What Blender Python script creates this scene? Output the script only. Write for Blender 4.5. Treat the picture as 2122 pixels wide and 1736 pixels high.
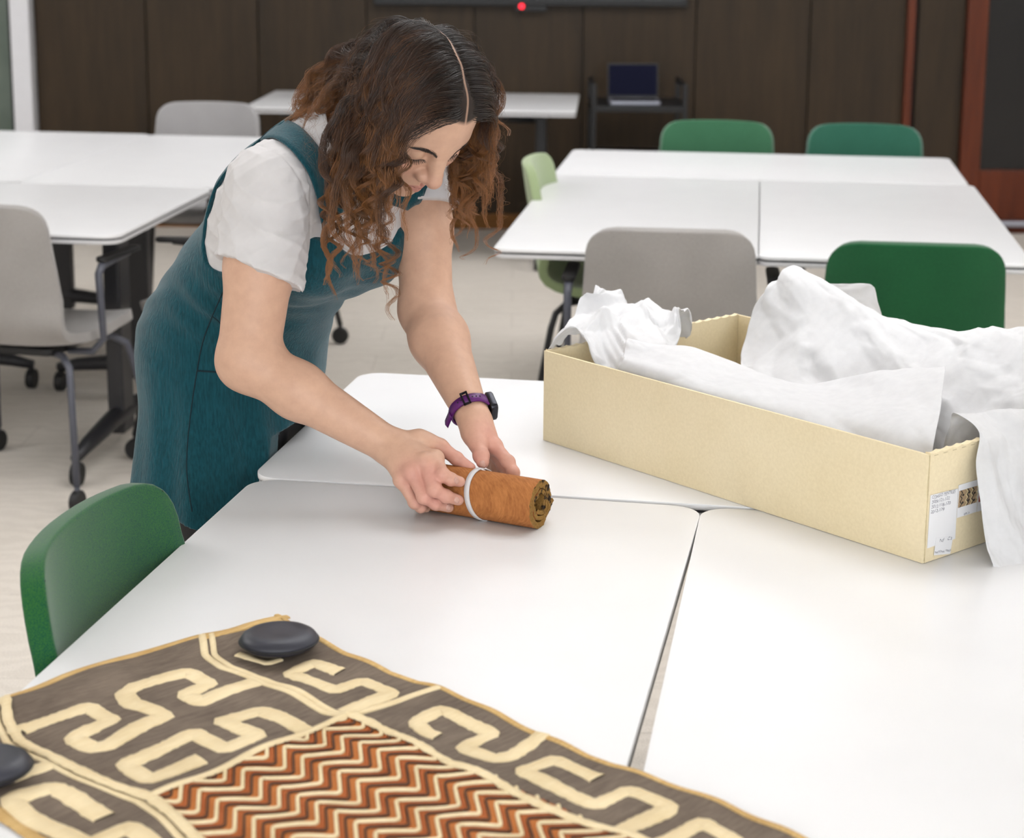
import bpy, bmesh, math, random
import numpy as np
from mathutils import Vector, Matrix, Euler
from mathutils.bvhtree import BVHTree

for o in list(bpy.data.objects): bpy.data.objects.remove(o)
scene = bpy.context.scene
COL = scene.collection
RNG = np.random.default_rng(7)
random.seed(7)

# ------------------------------------------------------------------ camera, world, exposure
CAM_F, CAM_P, CAM_R, CAM_CX, CAM_CY, CAM_H = 3879.1, math.radians(11.835), math.radians(-0.41), 1061.0, 631.2, 1.609
_fw = np.array([0, math.cos(CAM_P), -math.sin(CAM_P)])
_r0, _d0 = np.array([1., 0, 0]), np.array([0, -math.sin(CAM_P), -math.cos(CAM_P)])
_rt = math.cos(CAM_R)*_r0 + math.sin(CAM_R)*_d0
_dn = -math.sin(CAM_R)*_r0 + math.cos(CAM_R)*_d0
cam_data = bpy.data.cameras.new('camera')
cam = bpy.data.objects.new('camera', cam_data); COL.objects.link(cam)
M = Matrix.Identity(4)
for i in range(3):
    M[i][0], M[i][1], M[i][2] = _rt[i], -_dn[i], -_fw[i]
M[2][3] = CAM_H
cam.matrix_world = M
cam_data.sensor_fit = 'HORIZONTAL'; cam_data.sensor_width = 36.0
cam_data.lens = CAM_F*36.0/2122.0
cam_data.shift_y = -(868.0-CAM_CY)/2122.0
cam_data.clip_start = 0.05
cam_data.dof.use_dof = True
cam_data.dof.focus_distance = 2.78
cam_data.dof.aperture_fstop = 6.0
scene.camera = cam

world = bpy.data.worlds.new('world'); scene.world = world
world.use_nodes = True
world.node_tree.nodes['Background'].inputs[0].default_value = (0.9, 0.95, 1.0, 1)
world.node_tree.nodes['Background'].inputs[1].default_value = 6.2
scene.view_settings.view_transform = 'Standard'
scene.view_settings.look = 'None'
scene.view_settings.gamma = 1.0
scene.view_settings.use_curve_mapping = False
scene.view_settings.exposure = 0.05
LAMP_POWER = 38.0      # watts of each ceiling panel

cy = scene.cycles
cy.max_bounces = 4; cy.diffuse_bounces = 3; cy.glossy_bounces = 2; cy.transmission_bounces = 4; cy.transparent_max_bounces = 8
cy.use_adaptive_sampling = True; cy.adaptive_threshold = .13; cy.adaptive_min_samples = 16
cy.caustics_reflective = False; cy.caustics_refractive = False

LAMPS = [(lx, ly) for ly in (-1.4, 3.65, 7.2) for lx in (-3.0, .3, 3.4)]
for lx, ly in LAMPS:                                  # flush ceiling panels, 1.8 x 1.2 m
    ld = bpy.data.lights.new('ceiling_panel', 'AREA'); ld.shape = 'RECTANGLE'; ld.size = 1.8; ld.size_y = 1.2
    ld.energy = LAMP_POWER; ld.color = (.985, .985, 1.0)
    lo = bpy.data.objects.new('ceiling_panel', ld); COL.objects.link(lo); lo.location = (lx, ly, 2.75-.026)

WIN = (-2.6, 3.2, .95, 2.45)                          # unseen opening behind the camera, added for frontal daylight fill: x0, x1, z0, z1
pd = bpy.data.lights.new('unseen_window_portal', 'AREA'); pd.shape = 'RECTANGLE'; pd.size = WIN[1]-WIN[0]; pd.size_y = WIN[3]-WIN[2]
pd.cycles.is_portal = True
po = bpy.data.objects.new('unseen_window_portal', pd); COL.objects.link(po)
po.location = ((WIN[0]+WIN[1])/2, -3.42, (WIN[2]+WIN[3])/2); po.rotation_euler = (math.radians(90), 0, 0)

# ------------------------------------------------------------------ photo pixel -> place (with a real height or distance)
def ray(x, y): return _fw + _rt*(x-CAM_CX)/CAM_F + _dn*(y-CAM_CY)/CAM_F
def onz(x, y, z=0.74):
    d = ray(x, y); t = (z-CAM_H)/d[2]; p = d*t; return np.array([p[0], p[1], z])
def onY(x, y, Y):
    d = ray(x, y); p = d*(Y/d[1]); return np.array([p[0], Y, CAM_H+p[2]])

# ------------------------------------------------------------------ mesh helpers
def tag(o, label=None, cat=None, group=None, kind=None):
    if label: o['label'] = label
    if cat: o['category'] = cat
    if group: o['group'] = group
    if kind: o['kind'] = kind
    return o
def empty(name, loc=(0, 0, 0), rz=0.0):
    o = bpy.data.objects.new(name, None); COL.objects.link(o)
    o.location = loc; o.rotation_euler = (0, 0, rz); o.empty_display_size = 0.05
    return o
def link(name, me, mat=None, parent=None, smooth=True):
    o = bpy.data.objects.new(name, me); COL.objects.link(o)
    if mat is not None:
        for m in (mat if isinstance(mat, (list, tuple)) else [mat]): me.materials.append(m)
    if parent is not None: o.parent = parent
    if smooth is True: me.shade_smooth()
    elif smooth: me.shade_smooth(); me.set_sharp_from_angle(angle=math.radians(smooth))
    return o
def bevel_me(me, w, seg=2, angle=35):
    bm = bmesh.new(); bm.from_mesh(me)
    es = [e for e in bm.edges if len(e.link_faces) == 2 and e.calc_face_angle(0) > math.radians(angle)]
    bmesh.ops.bevel(bm, geom=es, offset=w, segments=seg, profile=0.6, affect='EDGES', clamp_overlap=True)
    bm.to_mesh(me); bm.free(); return me
class MB:
    def __init__(s): s.v = []; s.f = []
    def add(s, vs, fs):
        b = len(s.v); s.v += [tuple(map(float, p)) for p in vs]; s.f += [tuple(b+i for i in f) for f in fs]; return s
    def box(s, c, d, rz=0.0, mat=None):
        x, y, z = [q/2 for q in d]
        vs = [(-x,-y,-z),(x,-y,-z),(x,y,-z),(-x,y,-z),(-x,-y,z),(x,-y,z),(x,y,z),(-x,y,z)]
        cs, sn = math.cos(rz), math.sin(rz)
        if mat is not None: vs = [tuple(mat @ Vector(p)) for p in vs]
        else: vs = [(c[0]+p[0]*cs-p[1]*sn, c[1]+p[0]*sn+p[1]*cs, c[2]+p[2]) for p in vs]
        return s.add(vs, [(0,3,2,1),(4,5,6,7),(0,1,5,4),(1,2,6,5),(2,3,7,6),(3,0,4,7)])
    def prism(s, poly, z0, z1):
        n = len(poly)
        vs = [(p[0], p[1], z0) for p in poly]+[(p[0], p[1], z1) for p in poly]
        return s.add(vs, [tuple(range(n-1, -1, -1)), tuple(range(n, 2*n))]+[(i, (i+1) % n, n+(i+1) % n, n+i) for i in range(n)])
    def tube(s, pts, r, n=8, caps=True):
        P = [np.array(p, float) for p in pts]; R = r if hasattr(r, '__len__') else [r]*len(P)
        T = [P[min(i+1, len(P)-1)]-P[max(i-1, 0)] for i in range(len(P))]
        T = [t/(np.linalg.norm(t)+1e-12) for t in T]
        a = np.array([0, 0, 1.]) if abs(T[0][2]) < .9 else np.array([1., 0, 0])
        u = np.cross(T[0], a); u /= np.linalg.norm(u)
        vs = []
        for p, t, rr in zip(P, T, R):
            u = u-t*(u@t); u /= np.linalg.norm(u); w = np.cross(t, u)
            for k in range(n):
                an = 2*math.pi*k/n; vs.append(p+rr*(math.cos(an)*u+math.sin(an)*w))
        fs = [(i*n+k, i*n+(k+1) % n, (i+1)*n+(k+1) % n, (i+1)*n+k) for i in range(len(P)-1) for k in range(n)]
        if caps: fs += [tuple(range(n-1, -1, -1)), tuple((len(P)-1)*n+k for k in range(n))]
        return s.add(vs, fs)
    def lathe(s, prof, n=16, mat=None):      # prof: (r, z)
        vs = []; m = len(prof)
        for r, z in prof:
            for k in range(n):
                an = 2*math.pi*k/n; p = Vector((r*math.cos(an), r*math.sin(an), z))
                vs.append(tuple(mat @ p) if mat is not None else tuple(p))
        fs = [(i*n+k, i*n+(k+1) % n, (i+1)*n+(k+1) % n, (i+1)*n+k) for i in range(m-1) for k in range(n)]
        fs += [tuple(range(n-1, -1, -1)), tuple((m-1)*n+k for k in range(n))]
        return s.add(vs, fs)
    def grid(s, G, close_u=False):            # G: array (m, n, 3)
        m, n = G.shape[:2]; vs = G.reshape(-1, 3)
        fs = [(i*n+j, i*n+(j+1) % n, (i+1)*n+(j+1) % n, (i+1)*n+j) for i in range(m-1) for j in range(n if close_u else n-1)]
        return s.add(vs, fs)
    def mesh(s, name='mesh'):
        me = bpy.data.meshes.new(name); me.from_pydata(s.v, [], s.f); me.update(); return me
    def build(s, name, mat, parent=None, smooth=True, bev=0, seg=2):
        me = s.mesh(name)
        if bev: bevel_me(me, bev, seg); smooth = 40 if smooth is True else smooth
        return link(name, me, mat, parent, smooth)
def rrect(x0, y0, x1, y1, r, n=6):
    out = []
    for cx, cy, a0 in ((x1-r, y0+r, -90), (x1-r, y1-r, 0), (x0+r, y1-r, 90), (x0+r, y0+r, 180)):
        for k in range(n+1):
            a = math.radians(a0+90*k/n); out.append((cx+r*math.cos(a), cy+r*math.sin(a)))
    return out
UP = np.array([0, 0, 1.])
def catmull(K, n):
    K = np.asarray(K, float); m = len(K); out = []
    for q in np.linspace(0, m-1, n):
        i = min(int(q), m-2); t = q-i
        p0, p1, p2, p3 = K[max(i-1, 0)], K[i], K[i+1], K[min(i+2, m-1)]
        out.append(.5*(2*p1+(p2-p0)*t+(2*p0-5*p1+4*p2-p3)*t*t+(3*p1-p0-3*p2+p3)*t**3))
    return np.array(out)
def copy_tree(o, parent=None):
    c = o.copy(); COL.objects.link(c); c.parent = parent
    for ch in list(o.children): copy_tree(ch, c)
    return c

# ------------------------------------------------------------------ materials
def srgb(r, g, b):
    f = lambda c: (c/255/12.92) if c/255 <= .04045 else ((c/255+.055)/1.055)**2.4
    return (f(r), f(g), f(b), 1)
class NT:
    def __init__(s, name):
        s.m = bpy.data.materials.new(name); s.m.use_nodes = True
        s.t = s.m.node_tree; s.b = s.t.nodes['Principled BSDF']
    def n(s, typ, **kw):
        nd = s.t.nodes.new(typ)
        for k, v in kw.items():
            if k.startswith('i_'): nd.inputs[k[2:]].default_value = v
            else: setattr(nd, k, v)
        return nd
    def l(s, a, b): s.t.links.new(a, b)
    def coord(s, scale=(1, 1, 1), kind='Object', rot=(0, 0, 0)):
        tc = s.n('ShaderNodeTexCoord'); mp = s.n('ShaderNodeMapping'); s.l(tc.outputs[kind], mp.inputs[0])
        mp.inputs['Scale'].default_value = scale; mp.inputs['Rotation'].default_value = rot
        return mp.outputs[0]
    def noise(s, vec, scale, detail=3, rough=.55):
        nd = s.n('ShaderNodeTexNoise'); nd.inputs['Scale'].default_value = scale; nd.inputs['Detail'].default_value = detail
        nd.inputs['Roughness'].default_value = rough
        if vec is not None: s.l(vec, nd.inputs['Vector'])
        return nd.outputs['Fac']
    def ramp(s, fac, stops, interp='LINEAR'):
        r = s.n('ShaderNodeValToRGB'); r.color_ramp.interpolation = interp
        e = r.color_ramp.elements
        while len(e) < len(stops): e.new(0.5)
        for el, (p, c) in zip(e, stops): el.position = p; el.color = c
        s.l(fac, r.inputs[0]); return r.outputs[0]
    def mix(s, fac, a, b, mode='MIX'):
        mx = s.n('ShaderNodeMix', data_type='RGBA', blend_type=mode)
        for sock, val in ((mx.inputs[0], fac), (mx.inputs[6], a), (mx.inputs[7], b)):
            if hasattr(val, 'links') or hasattr(val, 'is_output'): s.l(val, sock)
            else: sock.default_value = val
        return mx.outputs[2]
    def math(s, op, a, b=None):
        nd = s.n('ShaderNodeMath', operation=op)
        for sock, val in ((nd.inputs[0], a), (nd.inputs[1], b)):
            if val is None: continue
            if hasattr(val, 'is_output'): s.l(val, sock)
            else: sock.default_value = val
        return nd.outputs[0]
    def bump(s, h, strength=.3, dist=.002):
        bp = s.n('ShaderNodeBump'); bp.inputs['Strength'].default_value = strength; bp.inputs['Distance'].default_value = dist
        s.l(h, bp.inputs['Height']); s.l(bp.outputs[0], s.b.inputs['Normal']); return bp
    def set(s, **kw):
        names = dict(col='Base Color', rough='Roughness', metal='Metallic', spec='Specular IOR Level', sheen='Sheen Weight', trans='Transmission Weight',
                     alpha='Alpha', sss='Subsurface Weight', coat='Coat Weight')
        for k, v in kw.items():
            sk = s.b.inputs[names[k]]
            if hasattr(v, 'is_output'): s.l(v, sk)
            else: sk.default_value = v
        return s
def plain(name, rgb, rough=.5, metal=0., var=.04, scale=30, bump=0., dist=.001, **kw):
    t = NT(name); c = srgb(*rgb)
    v = t.coord(); nz = t.noise(v, scale, 1)
    lo = tuple(q*(1-var) for q in c[:3])+(1,); hi = tuple(min(1, q*(1+var)) for q in c[:3])+(1,)
    t.set(col=t.ramp(nz, [(.3, lo), (.7, hi)]), rough=rough, metal=metal, **kw)
    if bump: t.bump(nz, bump, dist)
    return t.m
def fabric(name, rgb, rgb2=None, scale=900, sheen=.3, rough=.95):
    t = NT(name); v = t.coord()
    w = t.noise(v, scale, 1); big = t.noise(v, 6, 1)
    a = srgb(*rgb); b = srgb(*(rgb2 or [min(255, int(q*1.14)) for q in rgb]))
    c = t.ramp(w, [(.35, a), (.65, b)])
    c = t.mix(.25, c, t.ramp(big, [(.3, tuple(q*.85 for q in a[:3])+(1,)), (.7, b)]))
    t.set(col=c, rough=rough, sheen=sheen, spec=.2); t.bump(w, .4, .0006); return t.m
def wood(name, dark, light, rough=.45, scale=(14, 14, 1.2), spec=.3):
    t = NT(name); v = t.coord(scale)
    a = t.noise(v, 2.5, 6, .65); v2 = t.coord(tuple(q*.35 for q in scale)); b = t.noise(v2, 1.7, 2)
    c = t.ramp(a, [(.3, srgb(*dark)), (.7, srgb(*light))])
    c = t.mix(.45, c, t.ramp(b, [(.3, srgb(*dark)), (.7, srgb(*light))]))
    t.set(col=c, rough=rough, spec=spec); t.bump(a, .08, .001); return t.m
MAT = {}
MAT['tabletop'] = plain('white laminate', (238, 238, 239), .33, var=.01, scale=8, spec=.4)
MAT['table_edge'] = plain('grey white edging', (206, 205, 206), .4, var=.02)
MAT['dark_edge'] = plain('dark edging', (40, 40, 44), .4)
MAT['black_metal'] = plain('black powder coat', (36, 36, 40), .42, bump=.1)
MAT['grey_metal'] = plain('grey powder coat', (78, 80, 90), .4, bump=.1)
MAT['rubber'] = plain('black caster plastic', (22, 22, 24), .55)
MAT['grey_fabric'] = fabric('grey woven fabric', (140, 136, 133), (170, 166, 162))
MAT['pale_grey_fabric'] = fabric('pale grey woven fabric', (150, 148, 148), (176, 174, 174))
MAT['green_fabric'] = fabric('green woven fabric', (14, 72, 40), (26, 92, 52), 700)
MAT['mid_green_fabric'] = fabric('mid green woven fabric', (52, 100, 70), (70, 122, 90), 700)
MAT['teal_green_fabric'] = fabric('teal green woven fabric', (38, 90, 72), (56, 112, 92), 700)
MAT['lime_fabric'] = fabric('pale lime fabric', (146, 164, 120), (172, 188, 146), 700)
MAT['heather_fabric'] = fabric('green and yellow heather fabric', (9, 72, 58), (50, 106, 44), 700)
MAT['shell_dark'] = plain('dark plastic shell', (44, 48, 36), .5)
MAT['wood_dark'] = wood('dark walnut panel', (38, 29, 18), (64, 49, 31), .5)
MAT['wood_red'] = wood('red mahogany', (72, 30, 14), (108, 50, 26), .35)
MAT['wood_base'] = wood('oak skirting', (104, 66, 26), (140, 94, 44), .4, scale=(1.2, 14, 14))
MAT['white_paint'] = plain('white paint', (228, 228, 232), .5, var=.01)
MAT['wall_paint'] = plain('pale wall paint', (214, 210, 204), .8, var=.02, scale=60)
MAT['ceiling_paint'] = plain('ceiling paint', (232, 230, 226), .85, var=.01)
MAT['black_gloss'] = plain('black glossy plastic', (10, 10, 13), .18)
MAT['black_matt'] = plain('black matt plastic', (20, 20, 22), .5)
MAT['silver'] = plain('silver aluminium', (176, 178, 190), .35, .8)
def _carpet():
    t = NT('warm grey loop carpet'); v = t.coord()
    wv = t.n('ShaderNodeTexWave', wave_type='RINGS'); wv.inputs['Scale'].default_value = 5.0
    wv.inputs['Distortion'].default_value = 9.0; wv.inputs['Detail'].default_value = 2; wv.inputs['Detail Scale'].default_value = 1.5
    t.l(v, wv.inputs['Vector'])
    f = t.noise(v, 260, 2, .7); big = t.noise(v, 1.3, 1)
    c = t.ramp(f, [(.25, srgb(190, 181, 169)), (.75, srgb(238, 229, 217))])
    c = t.mix(.16, c, t.ramp(wv.outputs['Fac'], [(.35, srgb(192, 183, 170)), (.65, srgb(240, 232, 221))]))
    c = t.mix(.25, c, t.ramp(big, [(.35, srgb(206, 198, 186)), (.65, srgb(230, 222, 211))]))
    br = t.n('ShaderNodeTexBrick'); br.offset = .5; br.inputs['Scale'].default_value = 1.0
    for k, q in (('Brick Width', 1.0), ('Row Height', .25), ('Mortar Size', .0025)): br.inputs[k].default_value = q
    br.inputs['Color1'].default_value = br.inputs['Color2'].default_value = (1, 1, 1, 1); br.inputs['Mortar'].default_value = (.86, .85, .84, 1)
    t.l(v, br.inputs['Vector'])
    c = t.mix(1.0, c, br.outputs['Color'], 'MULTIPLY')
    t.set(col=c, rough=1.0, spec=.1, sheen=.2); t.bump(f, .6, .003); return t.m
MAT['carpet'] = _carpet()
def _frost():
    t = NT('grey green frosted glass'); v = t.coord()
    n = t.noise(v, 3, 3)
    t.set(col=t.ramp(n, [(.3, srgb(84, 98, 88)), (.7, srgb(112, 124, 114))]), rough=.3); return t.m
MAT['frosted'] = _frost()

# ------------------------------------------------------------------ room
X0, X1, Y0, Y1, ZC = -4.6, 5.2, -3.4, 9.62, 2.75
def slab(name, c, d, mat, parent=None, bev=0):
    o = MB().box(c, d).build(name, mat, parent, smooth=False, bev=bev); return o
floor_o = tag(slab('floor', ((X0+X1)/2, (Y0+Y1)/2, -.05), (X1-X0+.4, Y1-Y0+.4, .1), MAT['carpet']), kind='structure')
wall_back = tag(slab('wall_back', ((X0+X1)/2, Y1+.07, ZC/2), (X1-X0+.4, .1, ZC), MAT['black_matt']), kind='structure')
tag(slab('wall_left', (X0-.05, (Y0+Y1)/2, ZC/2), (.1, Y1-Y0, ZC), MAT['wall_paint']), kind='structure')
tag(slab('wall_right', (X1+.05, (Y0+Y1)/2, ZC/2), (.1, Y1-Y0, ZC), MAT['wall_paint']), kind='structure')
wf = MB()
for x0, x1, z0, z1 in ((X0-.1, X1+.1, 0, WIN[2]), (X0-.1, X1+.1, WIN[3], ZC), (X0-.1, WIN[0], WIN[2], WIN[3]), (WIN[1], X1+.1, WIN[2], WIN[3])):
    wf.box(((x0+x1)/2, Y0-.05, (z0+z1)/2), (x1-x0, .1, z1-z0))
tag(wf.build('wall_front', MAT['wall_paint'], None, smooth=False), kind='structure')
w2 = tag(empty('unseen_window', ((WIN[0]+WIN[1])/2, Y0-.05, WIN[2])), kind='structure')  # unseen window frame, added round the opening that lets in the fill light
for k in range(5):
    x = WIN[0]+(WIN[1]-WIN[0])*k/4-w2.location.x; MB().box((x, 0, (WIN[3]-WIN[2])/2), (.05, .08, WIN[3]-WIN[2])).build('mullion', MAT['white_paint'], w2, smooth=False)
for z in (0, WIN[3]-WIN[2]): MB().box((0, 0, z), (WIN[1]-WIN[0], .08, .05)).build('rail', MAT['white_paint'], w2, smooth=False)
ceil = tag(slab('ceiling', ((X0+X1)/2, (Y0+Y1)/2, ZC+.05), (X1-X0+.4, Y1-Y0+.4, .1), MAT['ceiling_paint']), kind='structure')
for lx, ly in LAMPS:
    MB().prism(rrect(lx-.93, ly-.63, lx+.93, ly+.63, .01, 2), ZC-.02, ZC).build('light_frame', MAT['white_paint'], ceil, smooth=False)
def wx(px, Y=Y1): return onY(px, 250, Y)[0]
# wood panels of the back wall, one board each, with open joints
seams = [wx(82)]
for q in (310, 540, 762, 983, 1205, 1436, 1670, 1868): seams.append(wx(q))
for a, b in zip(seams[:-1], seams[1:]):
    MB().box(((a+b)/2, Y1, .08+(ZC-.08)/2), (b-a-.007, .04, ZC-.08)).build('panel', MAT['wood_dark'], wall_back, smooth=False, bev=.002)
a, b = wx(1892), wx(1988)
MB().box(((a+b)/2, Y1, ZC/2), (b-a, .04, ZC)).build('panel', MAT['wood_dark'], wall_back, smooth=False, bev=.002)
a, b = wx(1866), wx(1882)
MB().box(((a+b)/2, Y1-.03, ZC/2), (b-a, .06, ZC)).build('cover_strip', MAT['wood_red'], wall_back, smooth=False, bev=.003)
a, b = wx(82), wx(1868)
tag(MB().box(((a+b)/2, Y1-.026, .04), (b-a, .022, .08)).build('baseboard_back', MAT['wood_base'], None, smooth=False, bev=.003), kind='structure')
# glazed panel with white post at the left
win = tag(empty('window_1', (wx(30), Y1, 0)), kind='structure')
xl = X0-wx(30)
MB().box((xl/2+wx(28)-wx(30), 0, ZC/2), (-xl, .03, ZC)).build('pane', MAT['frosted'], win, smooth=False)
MB().box((wx(35)-wx(30), -.02, ZC/2), (wx(42)-wx(33), .05, ZC)).build('gasket', MAT['dark_edge'], win, smooth=False)
MB().box((wx(61)-wx(30), -.05, ZC/2), (wx(81)-wx(42), .12, ZC)).build('post', MAT['white_paint'], win, smooth=False, bev=.006)
# mahogany glazed door at the right
dr = tag(empty('door_1', (wx(1988), Y1-.03, 0)), kind='structure')
dw = 1.15; st = wx(2030)-wx(1988)
MB().box((st/2, 0, 1.15), (st, .07, 2.3)).build('stile', MAT['wood_red'], dr, smooth=False, bev=.006)
MB().box((dw-st/2, 0, 1.15), (st, .07, 2.3)).build('stile', MAT['wood_red'], dr, smooth=False, bev=.006)
MB().box((dw/2, 0, .2), (dw-2*st, .066, .26)).build('bottom_rail', MAT['wood_red'], dr, smooth=False, bev=.006)
MB().box((dw/2, 0, 2.22), (dw-2*st, .066, .16)).build('top_rail', MAT['wood_red'], dr, smooth=False, bev=.006)
MB().box((dw/2, 0, 1.2), (dw-2*st+.02, .012, 2.0)).build('pane', MAT['black_gloss'], dr, smooth=False)
MB().box((dw/2+.03, -.05, .055), (dw-.1, .035, .03)).build('kick_bar', MAT['silver'], dr, smooth=False, bev=.006)
MB().box((dw/2, 0, .035), (dw, .06, .07)).build('threshold', MAT['wood_red'], dr, smooth=False, bev=.004)
tag(slab('wall_right_return', (wx(1988)+dw+1.3, Y1, ZC/2), (2.6, .04, ZC), MAT['wood_dark']), kind='structure')
MB().box((wx(1988)+dw/2, Y1, 2.3+(ZC-2.3)/2), (dw, .04, ZC-2.3)).build('panel', MAT['wood_dark'], wall_back, smooth=False)

# ------------------------------------------------------------------ tables
ZT = .74
def make_table(name, loc, rz, w, l, label, group, leg_axis='v', legs=True, radius=.045, under='table_edge'):
    """w along local x, l along local y, origin at the floor under the centre"""
    t = tag(empty(name, loc, rz), label, 'table', group)
    top = MB().prism(rrect(-w/2, -l/2, w/2, l/2, radius, 8), ZT-.008, ZT).build('tabletop', MAT['tabletop'], t, smooth=30, bev=.0015)
    MB().prism(rrect(-w/2+.0003, -l/2+.0003, w/2-.0003, l/2-.0003, radius, 8), ZT-.0095, ZT-.0081).build('edge_band', MAT['table_edge'], top, smooth=30)
    MB().prism(rrect(-w/2+.004, -l/2+.004, w/2-.004, l/2-.004, radius-.003, 8), ZT-.0150, ZT-.0096).build('dark_core', MAT['dark_edge'], top, smooth=30)
    MB().prism(rrect(-w/2+.002, -l/2+.002, w/2-.002, l/2-.002, radius-.002, 8), ZT-.026, ZT-.0151).build('lower_panel', MAT[under], top, smooth=30, bev=.001)
    if legs:
        along = l if leg_axis == 'v' else w; cross = w if leg_axis == 'v' else l
        def P(a, c, z): return (c, a, z) if leg_axis == 'v' else (a, c, z)
        for sgn in (-1, 1):
            a = sgn*(along/2-.17)
            d = (.05, .1) if leg_axis == 'v' else (.1, .05)
            MB().box(P(a, 0, .375), (d[1] if leg_axis == 'v' else .05, .05 if leg_axis == 'v' else .1, .63)).build('leg', MAT['black_metal'], t, smooth=False, bev=.008)
            # foot arching out to both casters
            pts = [P(a, c*cross*.43, z) for c, z in ((-1, .085), (-.75, .098), (-.3, .11), (0, .115), (.3, .11), (.75, .098), (1, .085))]
            MB().tube(pts, [.016, .022, .028, .032, .028, .022, .016], 8).build('foot', MAT['black_metal'], t)
            for c in (-1, 1):
                x, y, _ = P(a, c*cross*.42, 0)
                cb = MB().lathe([(.006, -.013), (.032, -.013), (.034, -.009), (.034, .009), (.032, .013), (.006, .013)], 18, Matrix.Translation((x, y, .036)) @ Matrix.Rotation(math.pi/2, 4, 'Y')).build('caster', MAT['rubber'], t, smooth=40)
                MB().tube([(x, y, .05), (x, y, .09)], .009, 8).build('stem', MAT['black_metal'], cb)
            MB().box(P(a, 0, .705), ((cross*.7, .06, .035) if leg_axis == 'v' else (.06, cross*.7, .035))).build('bracket', MAT['black_metal'], t, smooth=False, bev=.004)
        MB().tube([P(-along/2+.17, 0, .66), P(along/2-.17, 0, .66)], .02, 10).build('crossbar', MAT['black_metal'], t)
    return t
def gframe(g):
    a = math.radians(g[2]); U = np.array([math.cos(a), math.sin(a), 0]); V = np.array([-math.sin(a), math.cos(a), 0])
    return np.array([g[0], g[1], 0.]), U, V, a
G1 = (.284, 2.686, -9.98)      # near group: junction of its three tops
O1, U1, V1, A1 = gframe(G1)
W, L = .70, 1.40
make_table('folding_table', O1-U1*(W/2+.0045)-V1*(L/2), A1-math.radians(.7), W, L, 'white folding table carrying the rolled bark cloth and the left half of the embroidered textile', 'white tables pushed together in the foreground', under='dark_edge')
make_table('folding_table', O1+U1*(W/2+.0095)-V1*(L/2), A1+math.radians(.55), W, L, 'white folding table at lower right under the near end of the beige box', 'white tables pushed together in the foreground', under='dark_edge')
make_table('folding_table', O1+U1*(.0)+V1*(.009+W/2), A1, L+.01, W, 'white folding table the woman leans against, under the far part of the beige box', 'white tables pushed together in the foreground', 'u')
G2 = (.819, 6.208, -7.43)
O2, U2, V2, A2 = gframe(G2)
L2 = 1.44
make_table('folding_table', O2-U2*(W/2-.009)-V2*(L2/2-.0), A2, W, L2, 'white table in the far right group, behind the lone grey chair', 'white tables of the far right group', radius=.035)
make_table('folding_table', O2+U2*(W/2+.003)-V2*(L2/2-.0), A2, W, L2, 'white table in the far right group, behind the dark green chair', 'white tables of the far right group', radius=.035)
make_table('folding_table', O2+V2*(.006+W/2), A2, 2*W-.02, W, 'white table crossing the head of the far right group, in front of two green chairs', 'white tables of the far right group', 'u', radius=.035)
# left group: tops laid out from their seen corners
A3 = math.radians(-7.4); U3 = np.array([math.cos(A3), math.sin(A3), 0]); V3 = np.array([-math.sin(A3), math.cos(A3), 0])
C3 = onz(243, 489); C3[2] = 0
D3 = .92
make_table('folding_table', C3-U3*.8+V3*(D3/2), A3, 1.6, D3, 'white table at the left edge, behind the grey armchair', 'white tables of the left group', 'u', radius=.05)
w3 = .66; l3 = 1.36
make_table('folding_table', C3+V3*(D3+.006+l3/2)-U3*(w3/2), A3, w3, l3, 'white table of the left group in front of the far pale grey chair', 'white tables of the left group', radius=.035)
make_table('folding_table', C3+V3*(D3+.006+l3/2+.02)-U3*(w3*1.5+.004), A3, w3, l3, 'white table of the left group nearest the white post', 'white tables of the left group', radius=.035)
# far table by the screen
fa, fb = onz(1203, 190), onz(1130, 233)
make_table('side_table', (fa[0]-.78, (fa[1]+fb[1])/2, 0), math.radians(-3), 1.5, .82, 'white table standing alone by the dark wall under the screen', None, 'u', radius=.02)

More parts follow.
